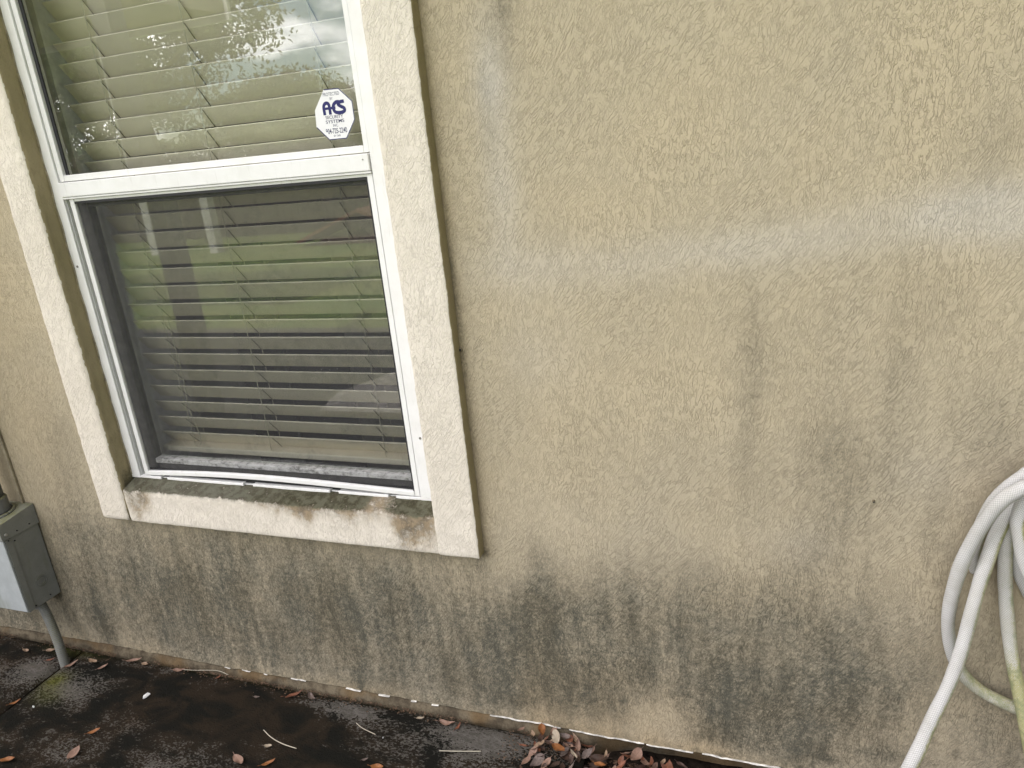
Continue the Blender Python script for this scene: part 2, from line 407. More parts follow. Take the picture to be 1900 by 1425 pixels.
# ------------------------------------------------------------------ the wall
def axis_pts(segs):
    o = []
    for a_, b_, st in segs:
        n = max(1, int(round((b_-a_)/st))); o += list(np.linspace(a_, b_, n, endpoint=False))
    return np.array(o+[segs[-1][1]])
WX0, WX1 = -7.0, 4.0
xs = axis_pts([(WX0, -2.9, .25), (-2.9, -1.67, .008), (-1.67, -.66, .008), (-.66, .62, .008), (.62, WX1, .25)])
zs = axis_pts([(.0227, .53, .008), (.53, 1.95, .008), (1.95, 2.15, .05), (2.15, 2.75, .1)])
X, Z = np.meshgrid(xs, zs, indexing='ij')
jag = (fbm(X*40, Z*0, 5, 3)-.5)*.006 + (fbm(X*9, Z*0, 8, 2)-.5)*.004
Zd = np.where(Z < .03, Z+jag, Z)
Yd = (fbm(X*2.2, Z*2.2, 12, 3)-.5)*.006
Yd = Yd - .004*sstep(.05, .024, Z)
nxs, nzs = len(xs), len(zs)
V = np.stack([X, Yd, Zd], -1).reshape(-1, 3)
F = []
for i in range(nxs-1):
    cx = (xs[i]+xs[i+1])/2
    for k in range(nzs-1):
        cz = (zs[k]+zs[k+1])/2
        if -1.67 < cx < -.66 and .53 < cz < 1.95: continue
        F.append((i*nzs+k, (i+1)*nzs+k, (i+1)*nzs+k+1, i*nzs+k+1))
# where algae has grown: a low ragged band, drips, and blotches
top = .425 + .10*(fbm(X*2.3, X*0, 21, 3)-.5) + .05*(fbm(X*14, X*0, 4, 2)-.5)
band = sstep(top+.15, top-.20, Z)
band *= .35+1.15*fbm(X*5, Z*4, 33, 5)
band *= np.where(Z < .11, .72+.28*sstep(.02, .11, Z), 1)
band *= 1-.55*sstep(.10, .45, X)
left = sstep(-1.7, -2.1, X)
specks_ = [(-1.006, .10, .018, .075, 1.2), (-.27, .218, .012, .022, 1.3), (-.552, .081, .012, .014, 1.2), (-.627, .089, .011, .014, 1.1), (-.576, .072, .012, .011, 1), (-.029, .249, .009, .018, 1.1), (.075, .077, .034, .008, 1.2), (.107, .064, .022, .007, 1.2), (.217, .101, .04, .014, .9), (-1.886, .127, .016, .13, .7)]
BA = 1.2*blobs(X, Z, specks_)+blobs(X, Z, [(b[0], b[1], b[2]*1.25, b[3]*1.25, b[4]) for b in ALGAE_SHADE])
A_ = 1.0*band*(1-.20*left)*(1-.35*sstep(.0, .5, X)) + np.where(Z > .50, .85, .80)*BA*(.5+1.0*fbm(X*22, Z*8, 55, 4))
A_ += .10*sstep(.52, .62, fbm(X*3.1, Z*1.6, 71, 4))*sstep(1.6, .5, Z)
A_ *= 1-np.clip(blobs(X, Z, CLEAN), 0, .85)
A_ *= 1-.22*sstep(-.15, .15, X)*(Z < .5)
specks = sstep(.80, .86, vnoise(X*70, Z*70, 90))*sstep(.30, .12, Z)*sstep(.45, .7, fbm(X*5, Z*5, 91, 3))
A_ += .8*specks
# darker along the trim's right edge; below it, painted trim shadow and grime
edge = np.exp(-np.clip(X+.612, 0, 9)/.012)*(X > -.62)*(Z > .47)*(Z < 2)*(.5+fbm(X*3, Z*9, 41, 3))
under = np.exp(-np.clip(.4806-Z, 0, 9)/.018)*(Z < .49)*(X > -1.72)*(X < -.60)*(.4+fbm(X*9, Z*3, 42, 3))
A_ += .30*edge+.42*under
A_ += .055*sstep(-.3, .6, X)*(.4+1.2*fbm(X*4, Z*1.5, 88, 4))+.05*sstep(1.1, .5, Z)*(.4+1.2*fbm(X*6, Z*1.3, 89, 4))+.14*sstep(.50, .68, fbm(X*9, Z*1.4, 95, 4))*sstep(-.5, .1, X)*sstep(1.25, .9, Z)
A_ = .82*(1-np.exp(-1.35*np.clip(A_, 0, 2)))
PL = np.clip(1.25*blobs(X, Z, PALE+[(-.49, 1.46, .03, .10, .8), (-.49, 1.25, .03, .10, .5)]), 0, 1)*(.5+fbm(X*7, Z*9, 61, 3))
WM = sstep(.5, .75, fbm(X*4, Z*3, 66, 4))*.8*sstep(.3, .0, Z)+.9*np.exp(-((Z-.03)/.012)**2)*.3 + .5*sstep(-1.72, -1.9, X)*sstep(.3, .6, Z)*.6
WM = WM+.9*edge
M_side = plain('tan_wall_paint', WB, .9)
root = empty('house_wall', (-1, 0, 0), label='tan textured stucco house wall with dark algae stains along its foot', cat='wall')
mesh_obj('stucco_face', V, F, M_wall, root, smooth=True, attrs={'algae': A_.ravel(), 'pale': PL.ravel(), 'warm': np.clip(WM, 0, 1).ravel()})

# foundation strip under the stucco and the white casing bead along its lower edge
q = NB('stained_foundation', .95, .1)
n1 = q.noise(q.P, 30, 5, .7); n2 = q.noise(q.P, 7, 3); n3 = q.noise(q.P, 260, 3, .7)
c = q.mix(q.ss(n1, .35, .65), (.15, .125, .085), (.065, .052, .036))
c = q.mix(q.ss(n2, .48, .62, 0, .7), c, (.15, .10, .05))
c = q.mix(q.ss(n3, .5, .75, 0, .6), c, (.045, .04, .025))
q.color(c); q.bump(q.add(n1, q.mul(n3, .4)), .003, .8); M_found = q.m
fx = axis_pts([(WX0, -2.6, .2), (-2.6, .7, .008), (.7, WX1, .2)])
prof = [(.006, .03), (.001, .021), (-.006, .012), (-.009, .004), (-.011, -.004), (-.008, -.03), (-.004, -.10), (-.004, -.20)]
V = []; F = []
for i, x in enumerate(fx):
    back = .05*float(sstep(-.42, -.30, x))
    for j, (y, z) in enumerate(prof):
        if j: y += back; z -= back*.3*(j > 2)
        nn = (fbm(np.array(x*30.), np.array(z*60.), 3, 3)-.5)
        V.append((x, y+nn*.011*(j > 0), z+nn*.006*(j > 1)))
np_ = len(prof)
for i in range(len(fx)-1):
    for j in range(np_-1): F.append((i*np_+j, i*np_+j+1, (i+1)*np_+j+1, (i+1)*np_+j))
F = [f[::-1] for f in F]
mesh_obj('foundation', V, F, M_found, root, smooth=True)
M_bead = plain('white_plastic_bead', (.72, .70, .64), .5, var=.4, scale=60)
x = -1.45
rs = random.Random(4)
while x < .5:
    ln = rs.uniform(.008, .05) if x < -.72 else rs.uniform(.06, .2)
    gap = rs.uniform(.03, .15) if x < -.72 else rs.uniform(.004, .03)
    xx = np.arange(x, x+ln+.004, .004)
    hh = .0010+.0014*vnoise(xx*120, xx*0, 9)
    zz = .0212+(fbm(xx*40, xx*0, 5, 3)-.5)*.006+(fbm(xx*9, xx*0, 8, 2)-.5)*.004
    V = []; F = []
    for i in range(len(xx)):
        e = .3 if i in (0, len(xx)-1) else 1
        V += [(xx[i], -.0062, zz[i]-hh[i]*.6*e), (xx[i], -.0005, zz[i]-hh[i]*.6*e), (xx[i], -.0005, zz[i]+hh[i]*e), (xx[i], -.0058, zz[i]+hh[i]*e)]
    for i in range(len(xx)-1):
        for j in range(4): F.append((4*i+j, 4*i+(j+1) % 4, 4*i+4+(j+1) % 4, 4*i+4+j))
    n_ = 4*len(xx); F += [(3, 2, 1, 0), (n_-4, n_-3, n_-2, n_-1)]
    mesh_obj('casing_bead', V, F, M_bead, root)
    x += ln+gap
# rain-washed grit and crumbs packed along the wall foot
# two small plugs set in the stucco
for (px_, pz_, r_) in ((-.610, .955, .0055), (.1665, .673, .003)):
    V, F = cyl((px_, .002, pz_), (px_, -.004, pz_), r_, r_*.8, 14)
    V2, F2 = cyl((px_, -.0035, pz_), (px_, -.0048, pz_), r_*.45, r_*.45, 10)
    o = mesh_obj('anchor_plug', V, F, plain('weathered_plug', (.16, .13, .08), .8), root, smooth=True)
    mesh_obj('plug_hole', V2, F2, M_dark, o)

V, F = rbox(WX0, WX1, -.45, -.002, 2.62, 2.70, .01, 1); mesh_obj('added_eave_soffit', V, F, plain('white_added_eave', (.72, .71, .68), .8), root)  # unseen eave, added to cut the sky light on the wall
V, F = rbox(WX0, WX1, -.49, -.452, 2.58, 2.78, .01, 1); mesh_obj('added_eave_fascia', V, F, bpy.data.materials['white_added_eave'], root)
V = [(WX0-.3, -.50, 2.785), (WX1+.3, -.50, 2.785), (WX1+.3, 4.5, 4.5), (WX0-.3, 4.5, 4.5), (WX1+.3, 9.5, 2.785), (WX0-.3, 9.5, 2.785)]
V += [(a_, b_, c_+.06) for a_, b_, c_ in V]
F = [(0, 3, 2, 1), (3, 5, 4, 2), (6, 7, 8, 9), (9, 8, 10, 11), (0, 1, 7, 6), (4, 5, 11, 10), (1, 2, 8, 7), (2, 4, 10, 8), (0, 6, 9, 3), (3, 9, 11, 5)]
mesh_obj('roof', V, F, plain('brown_shingle', (.14, .11, .09), .9, var=.3, scale=8, bump=.01, bscale=20), root)
for xw in (WX0, WX1-.1):
    V, F = rbox(xw, xw+.1, .01, 9.3, -.3, 2.78, .003, 3) if xw == WX0 else join([rbox(xw, xw+.1, .01, .5, -.3, 2.78, .003, 3), rbox(xw, xw+.1, 3.3, 9.3, -.3, 2.78, .003, 3), rbox(xw, xw+.1, .5, 3.3, -.3, .1, .003, 3), rbox(xw, xw+.1, .5, 3.3, 2.5, 2.78, .003, 3)])  # right wall has an added opening that lets sky light into the room
    mesh_obj('side_wall', V, F, M_side, root)
V, F = rbox(WX0, WX1, 9.3, 9.4, -.3, 2.78, .003, 3); mesh_obj('side_wall', V, F, M_side, root)
# ------------------------------------------------------------------ window
win = empty('window', (-1.16, 0, .48), label='white framed two-sash window with cream stucco surround and grey screen below', cat='window')
TF = -.03
def trim_piece(name, x0, x1, y0, z0, z1, seed, reveal_pos=None, r=.007, label=None, sill=False):
    V, F = rbox(x0, x1, y0, .07, z0, z1, r, .008, .0011, seed)
    if sill:
        # top of the sill rises towards the window frame
        t = np.clip((V[:, 2]-(z1-.02))/.02, 0, 1); V[:, 2] += t*np.clip((V[:, 1]-TF)/.045, 0, 1)*.016
    # bumpy arris
    e = fbm(V[:, 2]*90+V[:, 0]*60, V[:, 0]*60, seed+9, 3)-.5
    V[:, 1] += np.where(V[:, 1] < y0+.006, e*.0016, 0)
    V[:, 0] += np.where(V[:, 1] < y0+.012, (fbm(V[:, 2]*70, V[:, 1]*50, seed+3, 3)-.5)*.003, 0)
    Xv, Yv, Zv = V.T
    mo_ = np.zeros(len(V)); ru_ = np.zeros(len(V))
    if sill:
        ru_ = .9*blobs(Xv, Zv, RUST)*(.2+1.5*fbm(Xv*45, Zv*10, 5, 4))*(Zv > .47)
        dl = .004+.070*fbm(Xv*22, Xv*0, 15, 3)**1.6*(.35+.65*sstep(-1.35, -1.05, Xv))          # how far each drip has run
        ru_ += .8*np.exp(-np.clip(.578-Zv, 0, 1)/dl)*(.4+.7*fbm(Xv*60, Zv*12, 16, 3))*(.35+.65*sstep(-1.3, -1.1, Xv))
        topm = sstep(.572, .582, Zv)
        mo_ = topm*(.22+.95*blobs(Xv, np.full_like(Xv, .583), [(b[0], .583, b[2], .02, b[4]) for b in MOULD[:-1]]))*(.6+.8*fbm(Xv*30, Yv*40, 6, 3))
        mo_ += .55*blobs(Xv, Zv, MOULD)*(1-topm)*.8 + .75*np.exp(-np.clip(.576-Zv, 0, 1)/.004)*(.3+.9*fbm(Xv*40, Xv*0, 18, 3))
        mo_ *= 1-.8*np.exp(-((Xv+.865)/.05)**2)
        mo_ += .16*fbm(Xv*12, Zv*12, 8, 4)*sstep(.50, .48, Zv)
    else:
        mo_ = .5*np.exp(-((Zv-.58)/.04)**2)*(Xv < -1.60)*(Xv > -1.635)*sstep(-.028, -.005, Yv)*1.6
        mo_ += .14*sstep(.8, .5, Zv)*fbm(Xv*20, Zv*20, 14, 3)
        mo_ += .6*np.exp(-((Zv-.50)/.03)**2)*np.exp(-((Xv+1.617)/.006)**2)
    nrm = []
    for f in F:
        a_, b_, c_ = V[f[0]], V[f[1]], V[f[2]]
        n_ = np.cross(b_-a_, c_-a_); L_ = np.linalg.norm(n_)
        nrm.append(n_[0]/L_ if L_ > 0 else 0)
    mi = [1 if nx_ > .75 else 0 for nx_ in nrm] if not sill else [0]*len(F)  # board faces turned right take the darker tan
    o = mesh_obj(name, V, F, [M_trim, M_right_face], win, smooth=True, midx=mi, attrs={'mould': np.clip(mo_, 0, 1.2), 'rust': np.clip(ru_, 0, 1.2)})
    if label: o['label'] = label
trim_piece('trim_board', -1.714, -1.6165, TF, .4805, 2.06, 3, r=.010)
trim_piece('trim_board', -.7120, -.6115, TF, .4800, 2.06, 5, r=.004)
trim_piece('trim_board', -1.6145, -.7065, TF+.0006, .4808, .5745, 7, label='stained sill piece with rust drips and dark mould on top', sill=True, r=.006)
trim_piece('trim_board', -1.6145, -.7135, TF, 1.96, 2.06, 8, r=.006)

def wbox(name, b, parent, mat=None, r=.0015, mould=None, step=.03, label=None, smooth=True):
    V, F = rbox(*b, r, step)
    at = {'mould': mould(V[:, 0], V[:, 1], V[:, 2]) if mould is not None else np.zeros(len(V))}
    o = mesh_obj(name, V, F, mat or M_white, parent, smooth=False, attrs=at)
    if label: o['label'] = label
    return o
lowm = lambda x, y, z: .30*np.exp(-np.clip(z-.6, 0, 9)/.06)
# outer frame: jambs, head and bottom flange
FY = .015
pr = [rbox(-1.632, -1.5885, FY, .052, .590, 1.97, .0015, .05),
      rbox(-.7612, -.700, FY, .060, .590, 1.97, .0015, .05),
      rbox(-1.5885, -.7612, FY, .095, 1.93, 1.97, .0015, .05),
      # inner stops beside the sashes
      rbox(-1.5875, -1.5865, FY+.006, .05, .60, 1.93, 0, .05)]
V, F = join(pr)
mesh_obj('outer_frame', V, F, M_white, win, attrs={'mould': .30*np.exp(-np.clip(V[:, 2]-.59, 0, 9)/.05)})
fl = []
for xa, xb in ((-1.5885, -1.520), (-1.500, -1.257), (-1.228, -1.004), (-.980, -.846), (-.826, -.7612)):
    fl.append(rbox(xa, xb, .0165, .040, .5765, .5965, .0015, .05))
fl.append(rbox(-1.5885, -.7612, .0240, .095, .570, .5925, .001, .05))
V, F = join(fl)
mesh_obj('bottom_flange', V, F, M_white, win, attrs={'mould': .10+.3*fbm(V[:, 0]*20, V[:, 2]*20, 3, 3)})
# caulk line between frame and surround
V, F, UV, N_ = tube([(-1.6155+(.0015 if i % 2 else -.001), .0145, .60+i*.05) for i in range(27)], .0022, 8, .01)
mesh_obj('sealant', V, F, M_caulk, win, smooth=True)

# upper sash
up = mesh_obj('upper_sash', *join([
    rbox(-1.5860, -1.5715, .0185, .045, 1.352, 1.93, .0015, .05),
    rbox(-.7745, -.7627, .0185, .045, 1.352, 1.93, .0015, .05),
    rbox(-1.5712, -.7748, .0185, .045, 1.352, 1.3660, .0015, .05),
    rbox(-1.5712, -.7748, .0185, .045, 1.915, 1.93, .0015, .05)]), M_white, win)
def pane(b, parent):
    V, F = rbox(*b, 0, 5); return mesh_obj('glass_pane', V, F, M_glass, parent)
pane((-1.5722, -.7738, .0300, .0330, 1.3652, 1.917), up)
for b_ in ((-1.5714, -1.5630), (-.7770, -.7750)):
    V, F = rbox(b_[0], b_[1], .0262, .0298, 1.366, 1.915, 0, 5); mesh_obj('gasket_and_shade', V, F, M_dark, up)  # left strip widened in black to stand for shade inside the frame
# meeting rail
V, F = join([rbox(-1.5862, -.7635, .0105, .090, 1.3175, 1.3505, .002, .03), rbox(-1.5862, -.7635, .0130, .030, 1.3125, 1.3170, .001, .03)])
mr = mesh_obj('meeting_rail', V, F, M_white, win, attrs={'mould': .22*fbm(V[:, 0]*8, V[:, 0]*0, 2, 3)*sstep(1.335, 1.352, V[:, 2])+.05})
V, F = cyl((-.7755, .0112, 1.3395), (-.7755, .0095, 1.3395), .0016, n=10)
mesh_obj('rail_screw', V, F, plain('steel_screw', (.35, .34, .32), .4, metal=.8), mr)
# lower sash
ls = mesh_obj('lower_sash', *join([
    rbox(-1.5850, -1.5560, .048, .072, .598, 1.3120, .002, .05),
    rbox(-.7900, -.7625, .048, .072, .598, 1.3120, .002, .05),
    rbox(-1.5558, -.7902, .048, .072, 1.290, 1.3120, .002, .05)]), M_stile, win)
V, F = rbox(-1.5558, -.7902, .052, .072, .5960, .6212, .002, .05); mesh_obj('rail_lip', V, F, M_stile, ls)
V, F = rbox(-1.58, -.768, .0285, .0450, .5930, .6080, .001, .05); mesh_obj('sill_gap_shade', V, F, M_dark, ls)  # solid black strip standing for the shade in the gap under the bar
V, F = rbox(-1.5558, -.7902, .046, .072, .6215, .6350, .002, .01)
o = mesh_obj('bottom_rail', V, F, M_white, ls, attrs={'mould': (.25+.9*fbm(V[:, 0]*14, V[:, 2]*30, 4, 4))*(V[:, 2] > .6212)*.42+.16})
pane((-1.5565, -.7895, .0590, .0620, .6345, 1.2905), ls)
# insect screen with its bent bottom bar
sc = mesh_obj('screen_frame', *join([
    rbox(-1.5735, -1.5600, .0180, .0270, .598, 1.3120, .0015, .05),
    rbox(-.7765, -.7640, .0180, .0270, .598, 1.3120, .0015, .05),
    rbox(-1.5598, -.7767, .0195, .0270, 1.3060, 1.3120, .001, .05)]), M_white, win)
def bow(x):
    t = (x+1.56)/(.7835); t = np.clip(t, 0, 1)
    return .0125*np.sin(math.pi*t**.85)**1.2
V, F = rbox(-1.5598, -.7767, .0165, .0265, .5985, .6110, .002, .02)
V[:, 2] += bow(V[:, 0]); V[:, 1] -= bow(V[:, 0])*.35
bb = mesh_obj('bottom_bar', V, F, M_white, sc, smooth=False, attrs={'mould': np.full(len(V), .08)})
bb['label'] = 'bent bottom bar bowed up off the sill'
nx_ = 60
V = []; F = []
for i in range(nx_+1):
    x = -1.5595+(.782)*i/nx_
    for k, z in enumerate((.6105+bow(np.array(x)), .66, .9, 1.15, 1.306)): V.append((x, .0235-(bow(np.array(x))*.3 if k == 0 else 0), z))
for i in range(nx_):
    for k in range(4): F.append((i*5+k, (i+1)*5+k, (i+1)*5+k+1, i*5+k+1))
mesh_obj('screen_mesh', V, F, M_screen, sc)
V, F = join([rbox(-.7790, -.7768, .0180, .0228, .604, 1.306, 0, 5), rbox(-1.5596, -.7790, .0180, .0228, 1.3005, 1.3058, 0, 5)])
mesh_obj('screen_spline', V, F, M_dark, sc)
# latch holes and screws on the jambs
for (x_, z_) in ((-.7405, .7455), (-1.6020, 1.155)):
    V, F = cyl((x_, .0160, z_), (x_, .0138, z_), .0028, n=12); o = mesh_obj('frame_screw', V, F, plain('dull_screw', (.22, .21, .19), .5, metal=.5), win)

# ------------------------------------------------------------------ octagonal sticker
st = empty('security_sticker', (-.835, .0296, 1.382), label='white octagonal alarm sticker with navy letters on upper glass', cat='sticker')
M_stk = plain('white_vinyl', (.78, .78, .79), .45, var=.03)
M_navy = plain('navy_ink', (.012, .014, .11), .5, var=.05)
M_ink = plain('dark_blue_ink', (.03, .035, .10), .5, var=.05)
OCT = [(-.8491, 1.4762), (-.8161, 1.4756), (-.7897, 1.4493), (-.7901, 1.4147), (-.8146, 1.3816), (-.8544, 1.3820), (-.8794, 1.4078), (-.8765, 1.4401)]
cx_, cz_ = sum(p[0] for p in OCT)/8, sum(p[1] for p in OCT)/8
def poly(name, pts, y, th, mat, parent):
    n = len(pts); V = [(p[0], y, p[1]) for p in pts]+[(p[0], y+th, p[1]) for p in pts]
    F = [tuple(range(n)), tuple(range(n, 2*n))[::-1]]+[(i, n+i, n+(i+1) % n, (i+1) % n) for i in range(n)]
    return mesh_obj(name, V, F, mat, parent)
poly('vinyl_octagon', OCT, .0290, .0007, M_stk, st)
inn = [(cx_+(p[0]-cx_)*.965, cz_+(p[1]-cz_)*.965) for p in OCT]
V = [(p[0], .02885, p[1]) for p in OCT]+[(p[0], .02885, p[1]) for p in inn]
F = [(i, (i+1) % 8, 8+(i+1) % 8, 8+i) for i in range(8) if i not in (6, 7)]
mesh_obj('navy_border', V, F, M_navy, st)
def text(name, s, x, z, width, height, mat, parent, y=.0288, bold=0.0, rot=0, spacing=1.0):
    cu = bpy.data.curves.new(name, 'FONT'); cu.body = s; cu.align_x = 'CENTER'; cu.align_y = 'CENTER'
    cu.size = 1; cu.offset = bold; cu.space_character = spacing
    o = bpy.data.objects.new(name, cu); COL.objects.link(o)
    bpy.context.view_layer.update()
    dg = bpy.context.evaluated_depsgraph_get()
    me = bpy.data.meshes.new_from_object(o.evaluated_get(dg))
    bpy.data.objects.remove(o); 
    vs = np.array([v.co[:] for v in me.vertices])
    lo = vs.min(0); hi = vs.max(0); c_ = (lo+hi)/2
    ca, sa = math.cos(rot), math.sin(rot)
    for v in me.vertices:
        a_ = (v.co.x-c_[0])/(hi[0]-lo[0])*width; b_ = (v.co.y-c_[1])/(hi[1]-lo[1])*height
        v.co = (x+a_*ca-b_*sa, y, z+a_*sa+b_*ca)
    me.materials.clear(); me.materials.append(mat); me.name = name
    o = bpy.data.objects.new(name, me); COL.objects.link(o); o.parent = parent
    o.matrix_parent_inverse = Matrix.Translation(-parent.location)
    return o
text('lettering', 'PROTECTED', -.8345, 1.4665, .037, .0062, M_ink, st)
text('lettering', 'BY', -.8355, 1.4580, .0065, .0050, M_ink, st)
text('lettering', 'SECURITY', -.8350, 1.4243, .0400, .0062, M_ink, st, bold=.008)
text('lettering', 'SYSTEMS', -.8350, 1.4160, .0420, .0062, M_ink, st, bold=.008)
text('lettering', 'INC.', -.8345, 1.4084, .0120, .0050, M_ink, st)
text('lettering', '904-725-2240', -.8350, 1.3982, .0480, .0100, M_ink, st, bold=.01)
text('lettering', 'BY 260', -.8350, 1.3890, .0150, .0036, M_ink, st)
# the joined logo letters, drawn as thick strokes
def stroke(pts, wdt, x0, z0, sx, sz):
    P_ = [Vector((p[0]*sx+x0, 0, p[1]*sz+z0)) for p in pts]
    C_ = spline(P_, .0008) if len(P_) > 2 else P_
    V = []; F = []
    for i, p in enumerate(C_):
        t = (C_[min(i+1, len(C_)-1)]-C_[max(i-1, 0)]).normalized(); n_ = Vector((-t.z, 0, t.x))*wdt/2
        V += [(p+n_)[:], (p-n_)[:]]
    for i in range(len(C_)-1): F.append((2*i, 2*i+1, 2*i+3, 2*i+2))
    return V, F
X0, Z0, SX, SZ = -.8590, 1.4290, .0500, .0235
sts = [stroke([(.07, .0), (.07, .60), (.12, .84), (.22, .93), (.31, .82), (.33, .5), (.33, .0)], .0064, X0, Z0, SX, SZ),
       stroke([(.07, .50), (.60, .50)], .0046, X0, Z0, SX, SZ),
       stroke([(.80, .93), (.66, .92), (.53, .72), (.50, .45), (.56, .18), (.70, .09), (.92, .08)], .0064, X0, Z0, SX, SZ),
       stroke([(1.02, .93), (.84, .90), (.74, .74), (.84, .56), (.98, .40), (.98, .18), (.84, .08), (.70, .08)], .0064, X0, Z0, SX, SZ)]
for i, (V, F) in enumerate(sts):
    V = [(v[0], .02876-.00006*i, v[2]) for v in V]; sts[i] = (V, F)
V, F = join(sts); mesh_obj('logo', V, F, M_navy, st)

# ------------------------------------------------------------------ blind
bl = empty('window_blind', (-1.17, .12, .65), label='cream horizontal slat blind half closed behind the window glass', cat='blind')
BX0, BX1 = -1.578, -.735
rs = random.Random(11)
PIT = .0440; n = 0
tilt0 = rad(52)
for n in range(-15, 14):
    z = 1.2583-PIT*n
    tl = tilt0+rs.uniform(-.03, .03)
    V, F = rbox(BX0-.020*(n < -2), BX1, -.025, .025, -.0018, .0018, .0007, .06)
    V[:, 2] += .0012*(1-(V[:, 1]/.025)**2)                    # slight crown
    ca, sa = math.cos(-tl), math.sin(-tl)
    y = V[:, 1]+.025; zz = V[:, 2].copy()
    V[:, 1] = .110+y*ca-zz*sa; V[:, 2] = z+y*sa+zz*ca+rs.uniform(-.0006, .0006)
    V[:, 2] += (V[:, 0]+1.17)*rs.uniform(-.0012, .0012)
    mesh_obj('slat', V, F, M_slat, bl)
V, F = rbox(BX0, BX1, .100, .150, .6320, .6480, .003, .05); mesh_obj('bottom_rail', V, F, M_slat, bl)
V, F = rbox(BX0, BX1, .098, .155, 1.90, 1.94, .003, .05); mesh_obj('head_rail', V, F, M_slat, bl)
for cx0, cx1 in ((-1.482, -1.470), (-1.215, -1.226), (-.905, -.890)):
    pr = []
    pts = [(cx0+(cx1-cx0)*(i/14)+rs.uniform(-.0008, .0008), .1075, 1.90-i*.0895) for i in range(15)]
    V, F, UV, N_ = tube(pts, .0009, 6, .02); pr.append((V, F))
    pts = [(p[0]+.006, .1425, p[2]) for p in pts]
    V, F, UV, N_ = tube(pts, .0009, 6, .02); pr.append((V, F))
    V, F = join(pr); mesh_obj('ladder_cord', V, F, M_cord, bl, smooth=True)
    pr = []
    for n in range(-14, 14):                                 # rungs lie along each slat's outer face
        z = 1.2583-PIT*n
        ca, sa = math.cos(tilt0), math.sin(tilt0)
        a0 = Vector((cx0+.001, .1075, z-.004)); a1 = Vector((cx0+.001, .110+.05*ca-.002, z-.05*sa-.003))
        V, F = cyl(a0, a1, .0010, n=6); pr.append((V, F))
    V, F = join(pr); mesh_obj('ladder_rung', V, F, M_rung, bl, smooth=True)
# a loose pull cord
V, F, UV, N_ = tube([(-1.45, .099, 1.0), (-1.447, .099, .86), (-1.452, .099, .76), (-1.437, .099, .68), (-1.446, .099, .655)], .0011, 6, .01)
mesh_obj('pull_cord', V, F, M_cord, bl, smooth=True)

# ------------------------------------------------------------------ the room behind
M_room = plain('room_paint', (.78, .76, .72), .9)
pr = [rbox(-3.6, .4, 3.4, 3.5, -.2, 2.6, 0, 9), rbox(-3.7, -3.6, .1, 3.5, -.2, 2.6, 0, 9), rbox(.4, .5, .1, 3.5, -.2, .1, 0, 9), rbox(.4, .5, .1, 3.5, 2.5, 2.6, 0, 9),
      rbox(.4, .5, .1, .4, .1, 2.5, 0, 9), rbox(.4, .5, 3.4, 3.5, .1, 2.5, 0, 9), rbox(-3.7, .5, .1, 3.5, 2.6, 2.7, 0, 9), rbox(-3.7, .5, .1, 3.5, -.3, -.2, 0, 9),
      rbox(-3.6, -1.614, .100, .260, -.2, 2.6, 0, 9), rbox(-.690, .4, .100, .150, -.2, 2.6, 0, 9),
      rbox(-1.634, -.698, .100, .150, 1.972, 2.6, 0, 9), rbox(-1.634, -.698, .097, .150, -.2, .588, 0, 9)]
V, F = join(pr); tag(mesh_obj('room_walls', V, F, M_room), kind='structure')  # open right side added so sky light reaches the gaps between slats
cb = empty('cabinet', (-1.91, 1.05, -.2), label='dark tall cabinet standing in the room behind the blind', cat='cabinet')
M_cab = plain('dark_cabinet', (.025, .025, .04), .4)
V, F = rbox(-2.03, -1.80, .98, 1.4, -.2, 2.1, .004, .5); mesh_obj('carcass', V, F, M_cab, cb)
V, F = rbox(-2.02, -1.92, .965, .979, -.1, 2.0, .003, .5); mesh_obj('door', V, F, M_cab, cb)
V, F = rbox(-1.91, -1.81, .965, .979, -.1, 2.0, .003, .5); mesh_obj('door', V, F, plain('grey_cabinet_door', (.10, .10, .12), .4), cb)

# ------------------------------------------------------------------ electrical box
eb = empty('electrical_box', (-2.11, 0, .19), label='grey metal electrical box on the wall with conduits above and below', cat='electrical box')
def greymetal(name, col, dark_amt=.5):
    q = NB(name, .5, .4)
    n = q.noise(q.P, 25, 5, .65); f = q.noise(q.P, 300, 2, .6); s = q.noise(q.map(q.P, scale=(30, 30, 6)), 1, 4)
    c = q.mix(q.ss(n, .3, .7, 0, .6), col, tuple(v*.78 for v in col))
    c = q.mix(q.ss(f, .62, .75, 0, dark_amt), c, tuple(v*.4 for v in col))
    c = q.mix(q.ss(s, .55, .75, 0, .4), c, (.16, .17, .11))
    x, y, z = q.sep(q.P)[0:3]
    gn = q.N('ShaderNodeNewGeometry'); nzz = q.sep(gn.outputs['Normal'])[2]
    c = q.mix(q.mul(q.ss(nzz, .25, .7, 0, .8), q.ss(n, .25, .6, .3, 1)), c, (.13, .13, .045))
    q.color(c); q.bump(f, .0003, .5); return q.m
M_box = greymetal('grey_box_paint', (.25, .26, .24))
M_cover = greymetal('pale_grey_cover', (.41, .44, .445), .3)
M_pipe = greymetal('grey_conduit', (.17, .175, .17), .7)
V, F = rbox(-2.23, -2.012, -.107, -.002, .190, .470, .002, .05); mesh_obj('body', V, F, M_box, eb)
